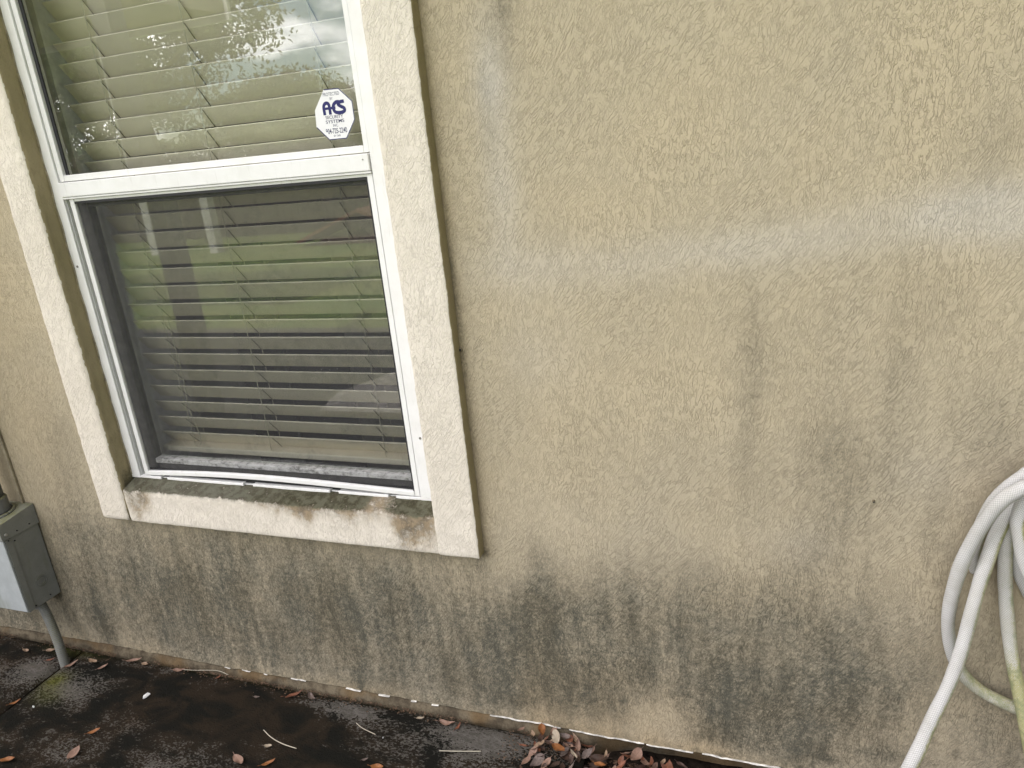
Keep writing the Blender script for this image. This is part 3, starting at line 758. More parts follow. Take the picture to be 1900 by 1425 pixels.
# rain hood: a sloping lid over the body
hx0, hx1 = -2.234, -2.008
V = [(hx0, -.001, .488), (hx1, -.001, .488), (hx1, -.114, .4735), (hx0, -.114, .4735),
     (hx0, -.001, .426), (hx1, -.001, .426), (hx1, -.114, .428), (hx0, -.114, .428)]
F = [(0, 3, 2, 1), (0, 1, 5, 4), (1, 2, 6, 5), (2, 3, 7, 6), (3, 0, 4, 7), (4, 5, 6, 7)]
mesh_obj('hood', V, F, M_box, eb)
V, F = rbox(-2.231, -2.0105, -.1125, -.1072, .196, .4265, .0015, .05); mesh_obj('cover', V, F, M_cover, eb)
V, F = rbox(-2.0118, -2.0094, -.1065, -.088, .192, .425, .0006, .05); mesh_obj('side_flange', V, F, M_box, eb)
ko = []
for R_ in (.0165, .0105):
    C_ = [(-2.0112, -.047+R_*math.cos(t*math.pi/12), .2585+R_*math.sin(t*math.pi/12)) for t in range(25)]
    V, F, UV, N_ = tube(C_, .0009, 6, .004); ko.append((V, F))
V, F = join(ko); mesh_obj('knockout', V, F, M_box, eb, smooth=True)
for (sy, sz, sr, sx) in ((-.100, .4415, .0045, -2.008), (-.068, .4375, .0022, -2.008), (-.030, .4375, .0022, -2.008), (-.098, .4215, .0022, -2.0094), (-.080, .4120, .0022, -2.012), (-.035, .2035, .0022, -2.012), (-.085, .2000, .0022, -2.0094)):
    V, F = cyl((sx-.001, sy, sz), (sx+.0025, sy, sz), sr, sr*.8, 12)
    mesh_obj('screw', V, F, plain('bright_screw', (.5, .5, .46), .4, metal=.5) if sr > .004 else M_dark, eb)
# riser pipe and its hub on the hood
pr = [cyl((-2.085, -.055, .516), (-2.085, -.055, 2.7), .030, n=28)]
V, F = join(pr); mesh_obj('riser_pipe', V, F, M_pipe, eb, smooth=True)
pr = [cyl((-2.085, -.055, .484), (-2.085, -.055, .524), .0355, n=28), cyl((-2.085, -.055, .524), (-2.085, -.055, .529), .0355, .031, n=28, caps=False)]
V, F = join(pr); mesh_obj('pipe_hub', V, F, M_pipe, eb)
V, F, UV, N_ = tube([(-2.085+.048*math.cos(t*math.pi/12), -.055+.042*math.sin(t*math.pi/12), .483+.004*math.sin(t*math.pi/12)) for t in range(25)], .0045, 10, .004)
mesh_obj('hub_gasket', V, F, M_pipe, eb, smooth=True)
V, F = rbox(-2.048, -2.040, -.008, -.001, .40, 2.2, .002, .2); mesh_obj('pipe_seam', V, F, M_caulk, eb)
# flexible conduit down to the slab
cpts = [(-2.040, -.055, .200), (-2.022, -.057, .150), (-2.000, -.066, .090), (-1.982, -.078, .040), (-1.973, -.085, -.010)]
V, F, UV, N_ = tube(cpts, .0128, 20, .0012, rf=lambda s: 1+.055*math.sin(s*2*math.pi/.0055)); mesh_obj('flexible_conduit', V, F, M_pipe, eb, smooth=True)
V, F = cyl((-2.044, -.055, .192), (-2.036, -.0555, .172), .0185, .0165, 8); mesh_obj('conduit_nut', V, F, M_pipe, eb)

# ------------------------------------------------------------------ hose
def hosemat():
    q = NB('white_woven_hose', .75, .25)
    uv = q.sep(q.UV); u, v = uv[0], uv[1]
    A1 = q.math('SINE', q.add(q.mul(u, 2*math.pi*9), q.mul(v, 2*math.pi*120)))
    A2 = q.math('SINE', q.sub(q.mul(u, 2*math.pi*9), q.mul(v, 2*math.pi*120)))
    wv = q.math('MULTIPLY', A1, A2)
    cell = q.ss(q.math('ABSOLUTE', wv), .0, .45)
    n = q.noise(q.P, 60, 4, .7); f = q.noise(q.P, 420, 2, .7)
    c = q.mix(q.ss(q.noise(q.P, 17, 4, .6), .35, .7, 0, .8), (.66, .655, .64), (.54, .53, .49))
    c = q.mix(q.mul(q.math('SUBTRACT', 1.0, cell), .6), c, (.22, .22, .20))
    al = q.attr('algae')
    a = q.add(al, q.add(q.mul(q.sub(n, .5), q.mul(al, 1.6)), q.mul(q.sub(f, .5), q.mul(al, 1.6))))
    c = q.mix(q.ss(a, .1, .95, 0, .85), c, q.mix(q.ss(n, .45, .6), (.42, .40, .16), (.27, .29, .12)))
    sp = q.ss(f, .66, .74, 0, 1)
    c = q.mix(q.mul(sp, q.ss(al, .10, .5, .18, .9)), c, (.07, .08, .03))
    q.color(c); q.bump(q.add(cell, q.mul(f, .3)), .0009, .8); return q.m
M_hose = hosemat()
hose = empty('garden_hose', (.40, -.05, .30), label='white woven garden hose hanging in loose loops against the wall', cat='hose')
HA = [(.60, -.09, .72), (.50, -.10, .80), (.43, -.095, .795), (.3863, -.085, .7676), (.3648, -.080, .7519), (.3414, -.080, .7289), (.3225, -.070, .6803), (.3047, -.060, .6129), (.2957, -.050, .5409), (.2944, -.040, .4665), (.3045, -.035, .4063), (.3234, -.030, .3556), (.3535, -.025, .3183), (.3899, -.025, .2962), (.4321, -.030, .2849), (.4775, -.040, .295), (.55, -.05, .36), (.60, -.06, .46), (.62, -.08, .58), (.60, -.09, .72)]
HA2 = [(.56, -.05, .74), (.46, -.055, .80), (.3965, -.050, .7774), (.3716, -.050, .7565), (.3522, -.045, .7292), (.3385, -.040, .6976), (.3300, -.030, .6522), (.325, -.022, .600), (.335, -.020, .56)]
HB = [(.56, -.06, .70), (.45, -.062, .755), (.3848, -.052, .7166), (.3635, -.042, .6896), (.3520, -.040, .6475), (.3410, -.052, .6107), (.3300, -.065, .5690), (.320, -.080, .5250), (.306, -.098, .4480), (.288, -.116, .3830), (.264, -.136, .3230), (.2425, -.158, .2680), (.205, -.19, .18), (.17, -.23, .08), (.15, -.27, .01)]
HC = [(.52, -.04, .72), (.44, -.040, .760), (.3790, -.034, .7253), (.3679, -.030, .6764), (.3728, -.030, .5809), (.379, -.030, .5276), (.383, -.035, .493), (.3932, -.050, .4226), (.4069, -.060, .3608), (.4196, -.070, .3099), (.4339, -.080, .2445), (.4525, -.090, .1856), (.52, -.09, .14), (.60, -.08, .2)]
HD = [(.54, -.075, .70), (.45, -.072, .775), (.3900, -.062, .745), (.3738, -.060, .6915), (.3787, -.065, .6548), (.3895, -.070, .6133), (.4076, -.080, .5758), (.46, -.08, .50), (.55, -.07, .46)]
HE = [(.53, -.03, .70), (.44, -.02, .74), (.386, -.020, .695), (.3837, -.020, .6288), (.3932, -.020, .5823), (.4079, -.020, .541), (.4359, -.020, .4956), (.5, -.03, .43), (.58, -.04, .42)]
for i, (pts, k) in enumerate(((HA, .5), (HA2, .6), (HB, .75), (HC, .8), (HD, .9), (HE, .5))):
    V, F, UV, N_ = tube(pts, .0113, 24, .003, rf=lambda s_, i=i: 1+.05*math.sin(s_*9+i)*math.sin(s_*23+2*i)+.02*math.sin(s_*71+i))
    yel = np.clip(sstep(.05, .75, N_[:, 0])*k*1.1+sstep(.3, .9, -N_[:, 0]*0+N_[:, 1])*.4*k, 0, 1)
    if i == 0: yel = yel*.6+.45*sstep(.40, .30, V[:, 2])+.1
    if i == 2: yel = yel*(.5+.8*fbm(V[:, 2]*12, V[:, 0]*3, 3, 3))+.35*sstep(.60, .66, V[:, 2])*sstep(0, .6, N_[:, 0])
    if i == 3: yel = yel*.4+.28+.75*sstep(.46, .34, V[:, 2])
    if i == 4: yel = yel*.5+.8*np.exp(-((V[:, 2]-.665)/.025)**2)*sstep(-.2, .5, N_[:, 0])
    o = mesh_obj('hose_coil' if i != 2 else 'hose_end', V, F, M_hose, hose, smooth=True, attrs={'algae': np.clip(yel, 0, 1.2)}, uv=UV)
hh = empty('hose_hanger', (.52, 0, .70), label='grey metal hose hanger on the wall carrying the coiled hose', cat='hose hanger')
V, F = rbox(.45, .60, -.006, -.001, .66, .80, .002, .05); mesh_obj('back_plate', V, F, M_pipe, hh)
V, F, UV, N_ = tube([(.45, -.005, .70), (.46, -.11, .715), (.53, -.13, .725), (.59, -.11, .715), (.60, -.005, .70)], .006, 10, .01); mesh_obj('hook', V, F, M_pipe, hh, smooth=True)

# ------------------------------------------------------------------ ground
def slabmat():
    q = NB('black_mildewed_concrete', .93, .2)
    P = q.P
    PS = q.map(P, scale=(1.0, 1.6, 1), rot=(0, 0, rad(12)))
    n1 = q.noise(PS, 7, 5, .62, dist=.6); n2 = q.noise(PS, 30, 5, .7, dist=.5); n3 = q.noise(PS, 130, 4, .75); n4 = q.noise(P, 600, 2, .7)
    light = q.attr('clean')
    m = q.add(q.add(q.mul(n1, .55), q.mul(n2, .50)), q.mul(q.ss(n3, .38, .62), .20))
    m = q.add(m, .02)
    m = q.add(m, q.mul(q.sub(light, .35), .24))
    mk = q.ss(m, .655, .75)
    tone = q.mix(q.ss(n2, .4, .6), (.135, .126, .112), (.085, .079, .068))
    dark = q.mix(q.ss(n1, .4, .6), (.012, .012, .010), (.026, .020, .014))
    c = q.mix(mk, dark, tone)
    c = q.mix(q.mul(q.ss(q.noise(P, 5.5, 4), .58, .72, 0, .3), q.ss(n3, .4, .6)), c, (.075, .047, .026))
    c = q.mix(q.mul(q.attr('moss'), q.ss(n3, .35, .6, .2, 1)), c, (.11, .115, .022))
    c = q.mix(q.ss(n4, .6, .75, 0, .5), c, (.006, .006, .005))
    far = q.attr('far')
    c = q.mix(far, c, q.mix(n2, (.12, .118, .11), (.20, .195, .185)))
    q.color(c); q.b.inputs['Specular IOR Level'].default_value = .08; q.bump(q.add(q.mul(n3, 1.3), q.add(q.mul(n2, .8), q.mul(n4, .25))), .003, .9); return q.m
M_slab = slabmat(); M_slab.node_tree.nodes['Principled BSDF'].inputs['Specular IOR Level'].default_value = 0.02
def slab(name, x0, x1, y0, y1, seed):
    xs = axis_pts([(x0, max(x0, -2.7), .3), (max(x0, -2.7), min(x1, 0), .012)]) if x0 < -2.7 else axis_pts([(x0, x1, .012)])
    ys = axis_pts([(y0, -.8, .15), (-.8, y1, .012)])
    X, Y = np.meshgrid(xs, ys, indexing='ij')
    Zg = .002+(fbm(X*6, Y*6, seed, 4)-.5)*.006
    e = np.minimum(np.minimum(X-x0, x1-X), np.minimum(y1-Y, 1))
    Zg -= .010*np.exp(-e/.006)
    V = np.stack([X, Y, Zg], -1).reshape(-1, 3); n2 = len(ys)
    F = [(i*n2+k, (i+1)*n2+k, (i+1)*n2+k+1, i*n2+k+1) for i in range(len(xs)-1) for k in range(n2-1)]
    def g(cx, cy, rx, ry, k): return k*np.exp(-((X-cx)/rx)**2-((Y-cy)/ry)**2)
    cl = g(-2.06, -.13, .07, .06, .9)+g(-1.86, -.16, .12, .07, .7)+g(-1.02, -.055, .10, .03, 1.0)+g(-.6, -.06, .14, .05, .8)+g(-.85, -.15, .2, .06, .25)+g(-1.3, -.33, .15, .1, .3)+g(-1.55, -.22, .05, .04, .4)+g(-.72, -.08, .12, .05, .5)
    cl -= g(-1.45, -.14, .22, .09, .6)+g(-1.15, -.13, .15, .05, .5)+g(-1.0, -.22, .2, .05, .4)
    ms = g(-1.935, -.15, .035, .03, .9)+g(-2.0, -.03, .1, .02, .4)+g(-1.90, -.20, .05, .03, .4)+g(-1.4, -.012, .6, .01, .3)
    fa = sstep(-1.2, -1.9, Y)
    o = mesh_obj(name, V, F, M_slab, smooth=True, attrs={'clean': np.clip(cl+.2*fbm(X*3, Y*3, 5, 3), -.5, 1.2).ravel(), 'moss': np.clip(ms, 0, 1).ravel(), 'far': fa.ravel()})
    return tag(o, kind='structure')
slab('patio_slab', -1.978, -.40, -3.6, -.0145, 3)
slab('patio_slab', -9.0, -1.984, -3.6, -.0145, 4)
M_soil = plain('dark_soil', (.020, .015, .011), .95, .1, var=.6, scale=60, bump=.006, bscale=90)
xs = np.linspace(-.41, 4, 90); ys = np.linspace(-3.6, .1, 60)
X, Y = np.meshgrid(xs, ys, indexing='ij'); Zs = -.045+(fbm(X*9, Y*9, 2, 4)-.5)*.03
V = np.stack([X, Y, Zs], -1).reshape(-1, 3)
F = [(i*60+k, (i+1)*60+k, (i+1)*60+k+1, i*60+k+1) for i in range(89) for k in range(59)]
tag(mesh_obj('soil', V, F, M_soil, smooth=True), kind='structure')
q = NB('lawn_green', .95, .1); n = q.noise(q.P, 1.2, 5, .7); n2 = q.noise(q.P, 30, 4, .7)
c = q.mix(q.ss(n, .35, .65), (.26, .40, .11), (.44, .48, .16)); c = q.mix(q.ss(n2, .35, .7, 0, .6), c, (.11, .16, .05))
q.color(c); q.bump(n2, .03, .8); M_lawn = q.m
def sheet(name, x0, x1, y0, y1, z, mat, amp=0):
    xs = np.linspace(x0, x1, 61); ys = np.linspace(y0, y1, 61); X, Y = np.meshgrid(xs, ys, indexing='ij')
    Zs = z+amp*(fbm(X*.3, Y*.3, 2, 3)-.5)
    V = np.stack([X, Y, Zs], -1).reshape(-1, 3)
    return tag(mesh_obj(name, V, [(i*61+k, (i+1)*61+k, (i+1)*61+k+1, i*61+k+1) for i in range(60) for k in range(60)], mat, smooth=True), kind='structure')
sheet('lawn', -60, 40, -80, -3.59, -.02, M_lawn, .05)
sheet('ground', -150, 150, -150, 60, -.30, M_soil)

# ------------------------------------------------------------------ fallen leaves
def leafmat(name, a_, b_):
    q = NB(name, .6, .35)
    n = q.noise(q.P, 140, 4, .7); v = q.sep(q.UV)[0]
    c = q.mix(q.ss(n, .3, .7), a_, b_)
    mid = q.ss(q.math('ABSOLUTE', q.sub(v, .5)), .0, .05, .45, 0)
    c = q.mix(mid, c, tuple(x*.45 for x in a_))
    c = q.mix(q.ss(q.noise(q.P, 60, 3), .58, .72, 0, .6), c, tuple(x*.35 for x in b_))
    q.color(c); q.bump(n, .0006, .7); return q.m
LM = {'pink': leafmat('pinkish_tan_leaf', (.30, .19, .14), (.21, .13, .095)), 'tan': leafmat('tan_leaf', (.33, .23, .15), (.22, .15, .10)),
      'rust': leafmat('rust_brown_leaf', (.22, .085, .045), (.12, .05, .03)), 'orange': leafmat('orange_leaf', (.30, .12, .035), (.18, .07, .025)),
      'cream': leafmat('cream_leaf', (.36, .30, .22), (.28, .23, .17)), 'grey': leafmat('grey_brown_leaf', (.17, .13, .11), (.10, .075, .065)),
      'dark': leafmat('dark_brown_leaf', (.075, .042, .03), (.04, .025, .018))}
def leaf_mesh(seed, ln=.036, wd=.017, curl=.4, fold=.35):
    r = random.Random(seed); nu, nv = 12, 6; V = []; UV0 = []
    bend = r.uniform(-.25, .25); asym = r.uniform(.85, 1.15); tw = r.uniform(-.5, .5)
    for i in range(nu+1):
        t = i/nu; w = math.sin(math.pi*t**.85)**.75*(1-.15*t)*wd/2 if 0 < i < nu else wd*.02
        for j in range(nv+1):
            s = j/nv*2-1; x = (t-.5)*ln; y = s*w*(asym if s > 0 else 1)+bend*(t-.5)**2*ln
            z = curl*ln*((t-.5)**2)*1.3+fold*abs(s)*w+tw*s*w*(t-.5)*1.5+.0008*math.sin(9*t+3*s+seed)
            V.append((x, y, z)); UV0.append((j/nv, t))
    F = [(i*(nv+1)+j, i*(nv+1)+j+1, (i+1)*(nv+1)+j+1, (i+1)*(nv+1)+j) for i in range(nu) for j in range(nv)]
    V = np.array(V); n = len(V)
    V2 = V.copy(); V2[:, 2] -= .0004
    F = [f for f in F]+[tuple(k+n for k in f[::-1]) for f in F]
    UV = [UV0[k % n] for f in F for k in f]
    # short stalk
    sv, sf = cyl((-ln*.5, 0, V[3][2]), (-ln*.5-.008, .001, V[3][2]+.0015), .0006, n=5)
    Vn, Fn = join([(np.vstack([V, V2]), F), (sv, sf)])
    UV += [(.5, 0)]*sum(len(f) for f in sf)
    Vn[:, 2] -= Vn[:, 2].min()
    return Vn, Fn, UV
PROTO = {}
def leaf(x, y, z, ang, size, colr, seed, label, group=None, tiltx=0, tilty=0, wide=1, curl=None, cat='leaf', name='fallen_leaf'):
    key = (seed, colr, round(wide, 1))
    if key not in PROTO:
        V, F, UV = leaf_mesh(seed, .036, .0175*wide, .45 if curl is None else curl)
        o = mesh_obj(name, V, F, LM[colr], smooth=True, uv=UV); PROTO[key] = o
    else:
        o = PROTO[key].copy(); COL.objects.link(o)
    o.name = name
    o.location = (x, y, z); o.rotation_euler = (tiltx, tilty, rad(ang)); o.scale = (size,)*3
    tag(o, label=label, cat=cat, group=group); return o
g_ = .006
SL = [(-2.148, -.070, -10, .9, 'tan', 1, .7, 'small curled tan leaf on the slab at far left edge'),
 (-2.066, -.050, 25, 1.0, 'tan', 2, .7, 'tan leaf lying just left behind the grey flexible conduit'),
 (-2.030, -.085, 40, .7, 'rust', 3, .6, 'small rusty leaf left of the flexible conduit foot'),
 (-1.942, -.088, 70, 1.1, 'pink', 4, .8, 'pale leaf leaning right against the flexible conduit foot'),
 (-1.885, -.062, -5, 1.0, 'tan', 5, .9, 'tan leaf flat on black slab, left one of a touching pair near the conduit'),
 (-1.832, -.075, 60, .8, 'pink', 6, .9, 'upright pinkish leaf, right one of a touching pair near the conduit'),
 (-1.760, -.030, 35, 1.2, 'pink', 7, .7, 'long pinkish leaf against the wall foot right of the conduit'),
 (-1.712, -.036, -5, .75, 'tan', 8, .9, 'short tan leaf beside the long pinkish leaf at wall foot'),
 (-1.590, -.034, 25, .95, 'pink', 9, .8, 'pinkish leaf with a long pale stem trailing along the wall foot'),
 (-1.966, -.250, 60, .8, 'orange', 10, .7, 'orange brown leaf caught in the slab joint'),
 (-1.642, -.280, 45, .85, 'orange', 11, .8, 'orange curled leaf above the big pale pink leaf on black slab'),
 (-1.630, -.352, 100, 1.15, 'pink', 12, 1.2, 'large pale pink leaf with dark midrib at bottom left'),
 (-1.785, -.410, 20, 1.1, 'orange', 13, .9, 'orange brown leaf cut off by the bottom left corner'),
 (-1.195, -.045, 50, 1.25, 'rust', 14, .6, 'shiny rust brown folded leaf at wall foot below the window'),
 (-1.142, -.040, -30, 1.0, 'grey', 15, .9, 'grey tan leaf right beside the shiny rust brown leaf'),
 (-1.292, -.073, 10, .5, 'grey', 16, .8, 'tiny grey leaf on the slab left of the rust brown leaf'),
 (-1.153, -.211, 10, .6, 'cream', 17, 1.0, 'small cream leaf beside the long curved pine needle'),
 (-1.195, -.268, -25, 1.2, 'pink', 18, 1.0, 'broad tan leaf at the bottom edge left of an orange leaf'),
 (-1.118, -.256, 50, .95, 'orange', 19, .6, 'narrow bright orange leaf at the bottom edge'),
 (-1.452, -.032, 80, .55, 'rust', 20, .7, 'little brown leaf standing at the wall foot'),
 (-.823, -.040, 20, .6, 'cream', 21, .8, 'small cream leaf in front of a black gap at wall foot'),
 (-.750, -.040, 10, 1.1, 'pink', 22, .8, 'flat pinkish tan leaf left of a narrow red leaf'),
 (-.718, -.045, 80, .8, 'rust', 23, .5, 'narrow red brown leaf standing beside a flat pinkish leaf'),
 (-.895, -.190, 40, .45, 'grey', 24, .8, 'small grey leaf scrap at bottom centre of the slab'),
 (-.855, -.203, 10, .9, 'orange', 25, .9, 'orange brown leaf cut by the bottom edge under the short pine needle')]
for (x, y, an, sz, cl, sd_, wd, lb) in SL:
    leaf(x, y, g_, an, sz, cl, sd_, lb, wide=wd, tiltx=random.uniform(-.1, .15), tilty=random.uniform(-.1, .1))
def chip(x, y, size, seed, label, cat='petal', name='fallen_petal'):
    r = random.Random(seed); n = 9
    P_ = [(size*(.7+.5*r.random())*math.cos(2*math.pi*i/n), size*.62*(.7+.5*r.random())*math.sin(2*math.pi*i/n)) for i in range(n)]
    V = [(p[0], p[1], .0015+.002*r.random()) for p in P_]+[(0, 0, .004)]+[(p[0], p[1], 0) for p in P_]
    F = [(i, (i+1) % n, n) for i in range(n)]+[(i, n+1+i, n+1+(i+1) % n, (i+1) % n) for i in range(n)]
    o = mesh_obj(name, V, F, M_petal); o.location = (x, y, g_); o.rotation_euler = (.15, 0, r.uniform(0, 3)); tag(o, label=label, cat=cat)
M_petal = plain('white_petal', (.74, .74, .72), .6)
chip(-1.606, -.140, .011, 3, 'white petal lying alone on the blackest part of the slab')
chip(-1.895, -.250, .004, 5, 'tiny white chip near the slab joint at left', 'chip', 'paint_chip')
chip(-.885, -.120, .0016, 6, 'pinpoint white speck on the dark slab at bottom centre', 'chip', 'paint_chip')
M_need = plain('straw_needle', (.50, .46, .36), .6)
for pts, r_, lb in (([(-1.198, -.169, .002), (-1.160, -.188, .005), (-1.120, -.198, .004), (-1.078, -.201, .002)], .0010, 'longest pale curved pine needle on the black slab'),
                    ([(-.975, -.093, .002), (-.950, -.106, .004), (-.909, -.115, .002)], .0009, 'short pale pine needle on brownish slab at bottom centre'),
                    ([(-.732, -.125, .003), (-.685, -.115, .003), (-.635, -.103, .003)], .0010, 'straight pale pine needle left of the leaf pile'),
                    ([(-1.575, -.031, .004), (-1.53, -.028, .008), (-1.47, -.016, .008), (-1.43, -.018, .003)], .0007, 'thin straw stem lying along the wall foot')):
    pts = [(p[0], p[1], p[2]+.005) for p in pts]; V, F, UV, N_ = tube(pts, r_, 6, .006); o = mesh_obj('pine_needle', V, F, M_need, smooth=True); tag(o, label=lb, cat='pine needle')
# heap at the wall foot
rs = random.Random(21)
pile = [(-.561, -.030, 'pink'), (-.529, -.033, 'tan'), (-.512, -.022, 'orange'), (-.482, -.020, 'pink'), (-.453, -.024, 'grey'), (-.468, -.036, 'cream'), (-.494, -.046, 'rust'), (-.439, -.049, 'pink'),
 (-.455, -.069, 'orange'), (-.419, -.074, 'cream'), (-.418, -.044, 'pink'), (-.504, -.070, 'tan'), (-.534, -.080, 'rust'), (-.395, -.046, 'grey'), (-.368, -.051, 'dark'), (-.353, -.036, 'tan'), (-.358, -.069, 'orange'),
 (-.319, -.036, 'rust'), (-.317, -.059, 'rust'), (-.302, -.024, 'rust'), (-.288, -.024, 'pink'), (-.276, -.020, 'rust'), (-.314, -.014, 'pink'), (-.266, -.038, 'pink'), (-.250, -.030, 'rust'), (-.227, -.021, 'tan'), (-.213, -.033, 'rust'), (-.185, -.023, 'dark')]
extra = []
for i in range(120):
    x = rs.uniform(-.52, .10); y = rs.uniform(-.12, -.014)
    if x > -.2 and rs.random() < .5: continue
    extra.append((x, y, rs.choice(['rust', 'dark', 'dark', 'tan', 'pink', 'grey', 'dark', 'rust', 'pink'])))
PILE_LB = lambda c_, x_: {'pink': 'pinkish tan', 'tan': 'plain tan', 'rust': 'rust brown', 'orange': 'bright orange', 'cream': 'pale cream', 'grey': 'grey brown', 'dark': 'darkest brown'}[c_]+' leaf in the '+('left end' if x_ < -.40 else 'middle' if x_ < -.25 else 'right end')+' of the leaf heap at the wall foot'
for k, (x, y, cl) in enumerate(extra+pile):
    t = float(sstep(-.43, -.38, x)); base = .006*(1-t)-.034*t
    lift = rs.uniform(0, .012) if k < len(extra) else rs.uniform(.008, .020)+.014*t
    leaf(x, y, base+lift, rs.uniform(0, 360), rs.uniform(.55, 1.25), cl, 30+k % 11, PILE_LB(cl, x), group='fallen leaves heaped at the wall foot', tiltx=rs.uniform(-.6, .6), tilty=rs.uniform(-.5, .5), wide=(.7, 1.0, 1.2)[k % 3])
for (x, y, z, an) in ((.115, -.02, -.02, 80), (.16, -.025, -.02, 20), (.06, -.02, -.02, 120)):
    leaf(x, y, z, an, 1.4, 'dark', 33, 'dark brown leaf standing against the stucco right of the heap', group='dark leaves standing against the stucco', tiltx=1.0)

# crushed leaf bits and grit swept against the wall foot: nobody could count them
r_ = np.random.RandomState(5); n_ = 2600
gx = r_.uniform(-2.5, .3, n_); gy = -.0155-np.abs(r_.exponential(.007, n_)); keep = fbm(gx*5, gx*0, 77, 3) > .42
heap = r_.uniform(-.6, .25, 1500); gx = np.concatenate([gx[keep], heap]); gy = np.concatenate([gy[keep], -.015-np.abs(r_.exponential(.045, 1500))])
V = []; F = []
for x, y in zip(gx, gy):
    z = .003 if x < -.41 else -.034
    s_ = r_.uniform(.0008, .0034); a_ = r_.uniform(0, 6.3); k = len(V)
    for j in range(3):
        t = a_+j*2.1+r_.uniform(-.4, .4); V.append((x+s_*math.cos(t), y+s_*math.sin(t), z+r_.uniform(0, .002)))
    V.append((x, y, z+s_*r_.uniform(.3, .9))); F += [(k, k+1, k+3), (k+1, k+2, k+3), (k+2, k, k+3), (k, k+2, k+1)]
tag(mesh_obj('leaf_crumbs', V, F, plain('leaf_crumb_brown', (.12, .075, .045), .9, var=.8, scale=180)), label='crushed brown leaf crumbs and grit along the wall foot', cat='leaf litter', kind='stuff')

# ------------------------------------------------------------------ garden behind the viewer (seen mirrored in the panes)
M_bark = plain('grey_bark', (.16, .13, .10), .9, var=.4, scale=12)
def foliage_mat(name, a_, b_):
    q = NB(name, .7, .3); n = q.noise(q.P, 1.3, 3); n2 = q.noise(q.P, 18, 2)
    q.color(q.mix(q.ss(q.add(q.mul(n, .6), q.mul(n2, .4)), .4, .6), a_, b_))
    return q.m
M_fol = foliage_mat('oak_foliage', (.07, .095, .03), (.15, .17, .06)); M_fol2 = foliage_mat('shrub_foliage', (.04, .07, .02), (.10, .13, .04))
def crown(cx, cy, cz, rx, ry, rz, nclump, per, lsz, seed, parent, mat):
    r = np.random.RandomState(seed); V = []
    for c in range(nclump):
        d = r.normal(size=3); d /= np.linalg.norm(d); d *= r.uniform(.25, 1)**.6
        cc = np.array([cx, cy, cz])+d*np.array([rx, ry, rz]); cs = r.uniform(.25, .6)
        p = cc+r.normal(size=(per, 3))*cs*np.array([1, 1, .6])*.6
        a_ = r.normal(size=(per, 3)); a_ /= np.linalg.norm(a_, axis=1, keepdims=True)
        b_ = np.cross(a_, r.normal(size=(per, 3))); b_ /= np.linalg.norm(b_, axis=1, keepdims=True)
        s = lsz*r.uniform(.6, 1.3, size=(per, 1))
        V.append(np.stack([p-a_*s, p-b_*s*.45, p+a_*s, p+b_*s*.45], 1).reshape(-1, 3))
    V = np.vstack(V); F = [(4*i, 4*i+1, 4*i+2, 4*i+3) for i in range(len(V)//4)]
    return mesh_obj('crown', V, F, mat, parent)
def tree(x, y, h, cz, rx, rz, nc, per, lsz, seed, label, mat=None, name='oak_tree'):
    t = empty(name, (x, y, 0), label=label, cat='tree', group='garden trees')
    pr = []; r = random.Random(seed)
    V, F, UV, N_ = tube([(x, y, -.1), (x+.1, y, h*.4), (x-.1, y+.1, h)], .16, 12, .2, rf=lambda s: max(.3, 1-.5*s/h)); pr.append((V, F))
    for i in range(7):
        a_ = r.uniform(0, 6.3); z0 = h*r.uniform(.5, .95)
        V, F, UV, N_ = tube([(x, y, z0), (x+rx*.35*math.cos(a_), y+rx*.35*math.sin(a_), z0+.5), (x+rx*.8*math.cos(a_), y+rx*.8*math.sin(a_), cz+r.uniform(-.5, 1)*rz*.6)], .05, 8, .2); pr.append((V, F))
    V, F = join(pr); mesh_obj('trunk', V, F, M_bark, t, smooth=True)
    crown(x, y, cz, rx, rx*.8, rz, nc, per, lsz, seed, t, mat or M_fol); return t
tree(-13.4, -12.6, 3.4, 4.6, 3.3, 2.5, 150, 300, .065, 3, 'large leafy oak mirrored in the upper window pane')
tree(-10.8, -14.5, 2.2, 2.2, 2.2, .85, 60, 300, .06, 5, 'smaller spreading tree right of the large oak, mirrored in the pane')
tree(-18.5, -15.0, 3.0, 4.2, 3.0, 2.6, 100, 260, .075, 8, 'leafy tree furthest left in the mirrored garden')
for i in range(9):
    x = -30+i*2.9; t = empty('shrub', (x, -19-(i % 3), 0), label='dense green shrub in the row far behind the mirrored garden', cat='shrub', group='shrubs far behind the garden')
    V, F = cyl((x, -19-(i % 3), -.1), (x, -19-(i % 3), 1.2), .08, n=8); mesh_obj('stem', V, F, M_bark, t)
    crown(x, -19-(i % 3), 1.35, 1.9, 1.2, 1.0+.3*(i % 2), 26, 110, .13, 40+i, t, M_fol2)
fe = empty('board_fence', (-12, -10.4, 0), label='dark brown board fence across the back of the mirrored lawn', cat='fence')
M_board = plain('dark_brown_board', (.055, .040, .030), .9, var=.4, scale=3)
V, F = join([rbox(-24+i*.152, -24+i*.152+.143, -10.42+.01*random.random(), -10.39, 0, 1.32+.03*random.random(), .004, 9) for i in range(125)]); mesh_obj('boards', V, F, M_board, fe)
for i in range(8):
    V, F = rbox(-23.9+i*2.6, -23.8+i*2.6, -10.5, -10.40, -.2, 1.3, .005, 9); mesh_obj('fence_post', V, F, M_board, fe)
M_post = plain('white_post_paint', (.72, .72, .70), .7, var=.2, scale=6)
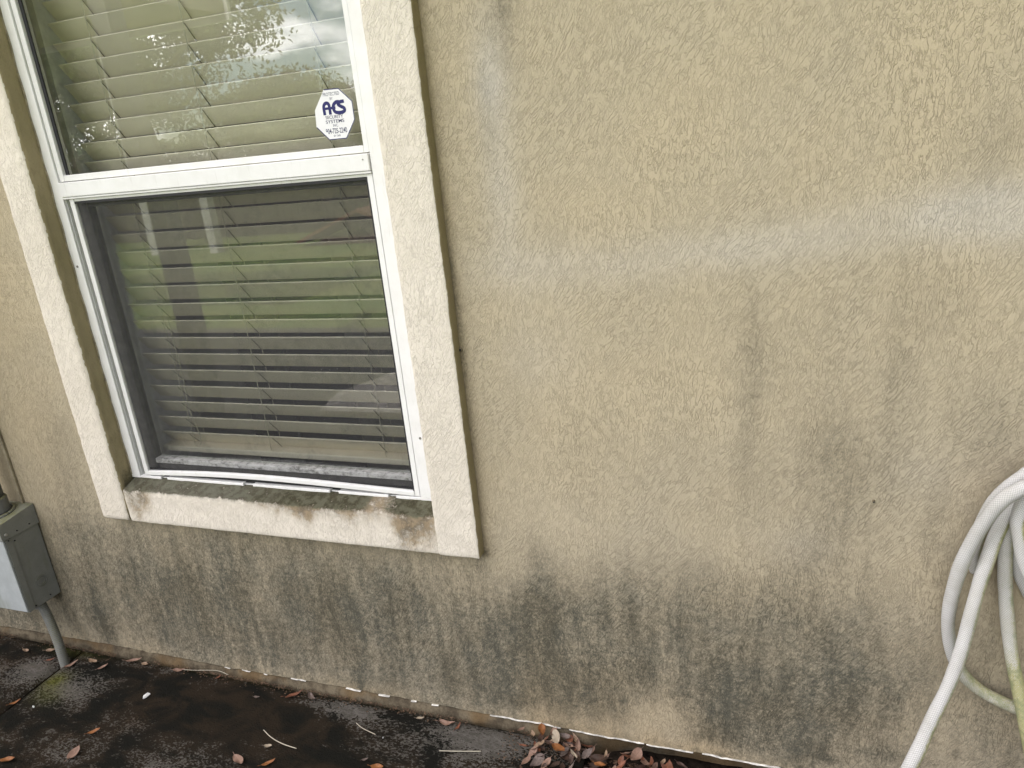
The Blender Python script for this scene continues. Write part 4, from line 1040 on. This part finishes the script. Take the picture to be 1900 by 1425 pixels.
for (x, y, w_, ht, lb) in ((-9.93, -8.55, .11, 4.2, 'wider white post mirrored left in the lower pane'), (-8.62, -8.40, .08, 1.3, 'narrow white post mirrored right of the wider one in the lower pane')):
    t = empty('white_post', (x, y, 0), label=lb, cat='post', group='white posts on the lawn')
    V, F = rbox(x-w_, x+w_, y-w_, y+w_, -.1, ht, .01, .5); mesh_obj('shaft', V, F, M_post, t)
    V, F = rbox(x-w_-.03, x+w_+.03, y-w_-.03, y+w_+.03, ht, ht+.06, .01, .5); mesh_obj('cap', V, F, M_post, t)
rf = empty('garden_shelter', (-6.3, -8.9, 0), label='low shelter with reddish gabled roof at the lawn edge, mirrored in lower pane', cat='shelter')
M_red = plain('reddish_roof', (.30, .13, .09), .8, var=.45, scale=14)
V = [(-7.15, -8.5, .08), (-7.15, -9.5, .08), (-6.0, -8.5, .52), (-6.0, -9.5, .52), (-4.9, -8.5, .08), (-4.9, -9.5, .08)]
V += [(a_, b_, c_-.05) for a_, b_, c_ in V]
F = [(0, 2, 3, 1), (2, 4, 5, 3), (6, 7, 9, 8), (8, 9, 11, 10), (0, 6, 8, 2), (2, 8, 10, 4), (1, 3, 9, 7), (3, 5, 11, 9), (0, 1, 7, 6), (4, 10, 11, 5)]
mesh_obj('roof', V, F, M_red, rf)
V, F = rbox(-6.8, -5.2, -9.4, -8.62, -.02, .10, .01, .5); mesh_obj('base', V, F, plain('shelter_base', (.12, .06, .045), .9), rf)
po = empty('porch_post', (-2.84, -1.5, 0), label='slim grey post standing on the patio, mirrored down the window', cat='post')
V, F = rbox(-2.90, -2.80, -1.55, -1.45, -.01, 2.6, .005, .5); mesh_obj('shaft', V, F, plain('grey_post', (.13, .13, .13), .7), po)
V, F = rbox(-2.93, -2.77, -1.58, -1.42, -.005, .10, .008, .5); mesh_obj('base', V, F, bpy.data.materials['grey_post'], po)
pr_ = empty('patio_roof', (-6.3, -2.8, 0), label='beige flat patio roof mirrored at the top left of the window', cat='roof')
M_soff = plain('beige_soffit', (.40, .36, .28), .9)
V, F = rbox(-9.0, -3.95, -3.75, -2.0, 2.40, 2.52, .01, .5); mesh_obj('deck', V, F, M_soff, pr_)
V, F = rbox(-9.02, -3.93, -3.80, -3.76, 2.36, 2.56, .01, .5); mesh_obj('fascia', V, F, M_post, pr_)
for x in (-8.9, -6.6):
    V, F = rbox(x, x+.1, -3.7, -3.6, -.02, 2.4, .01, .5); mesh_obj('roof_post', V, F, M_post, pr_)
ps = [(-2.36, -1.76), (-1.25, -1.78), (-1.20, -2.70), (-2.15, -2.66), (-2.42, -2.05)]  # pale slab added in place of a sunlit patch of concrete
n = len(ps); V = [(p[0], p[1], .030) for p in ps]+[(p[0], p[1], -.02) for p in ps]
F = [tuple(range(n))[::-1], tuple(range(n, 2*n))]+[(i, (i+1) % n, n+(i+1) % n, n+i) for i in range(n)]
tag(mesh_obj('sunlit_patch_slab', V, F, plain('pale_sunlit_patch', (.80, .74, .66), .9, var=.3, scale=30)), label='pale flat slab added for a sunlit patch of the patio, mirrored low in the right of the window', cat='sunlit patch')
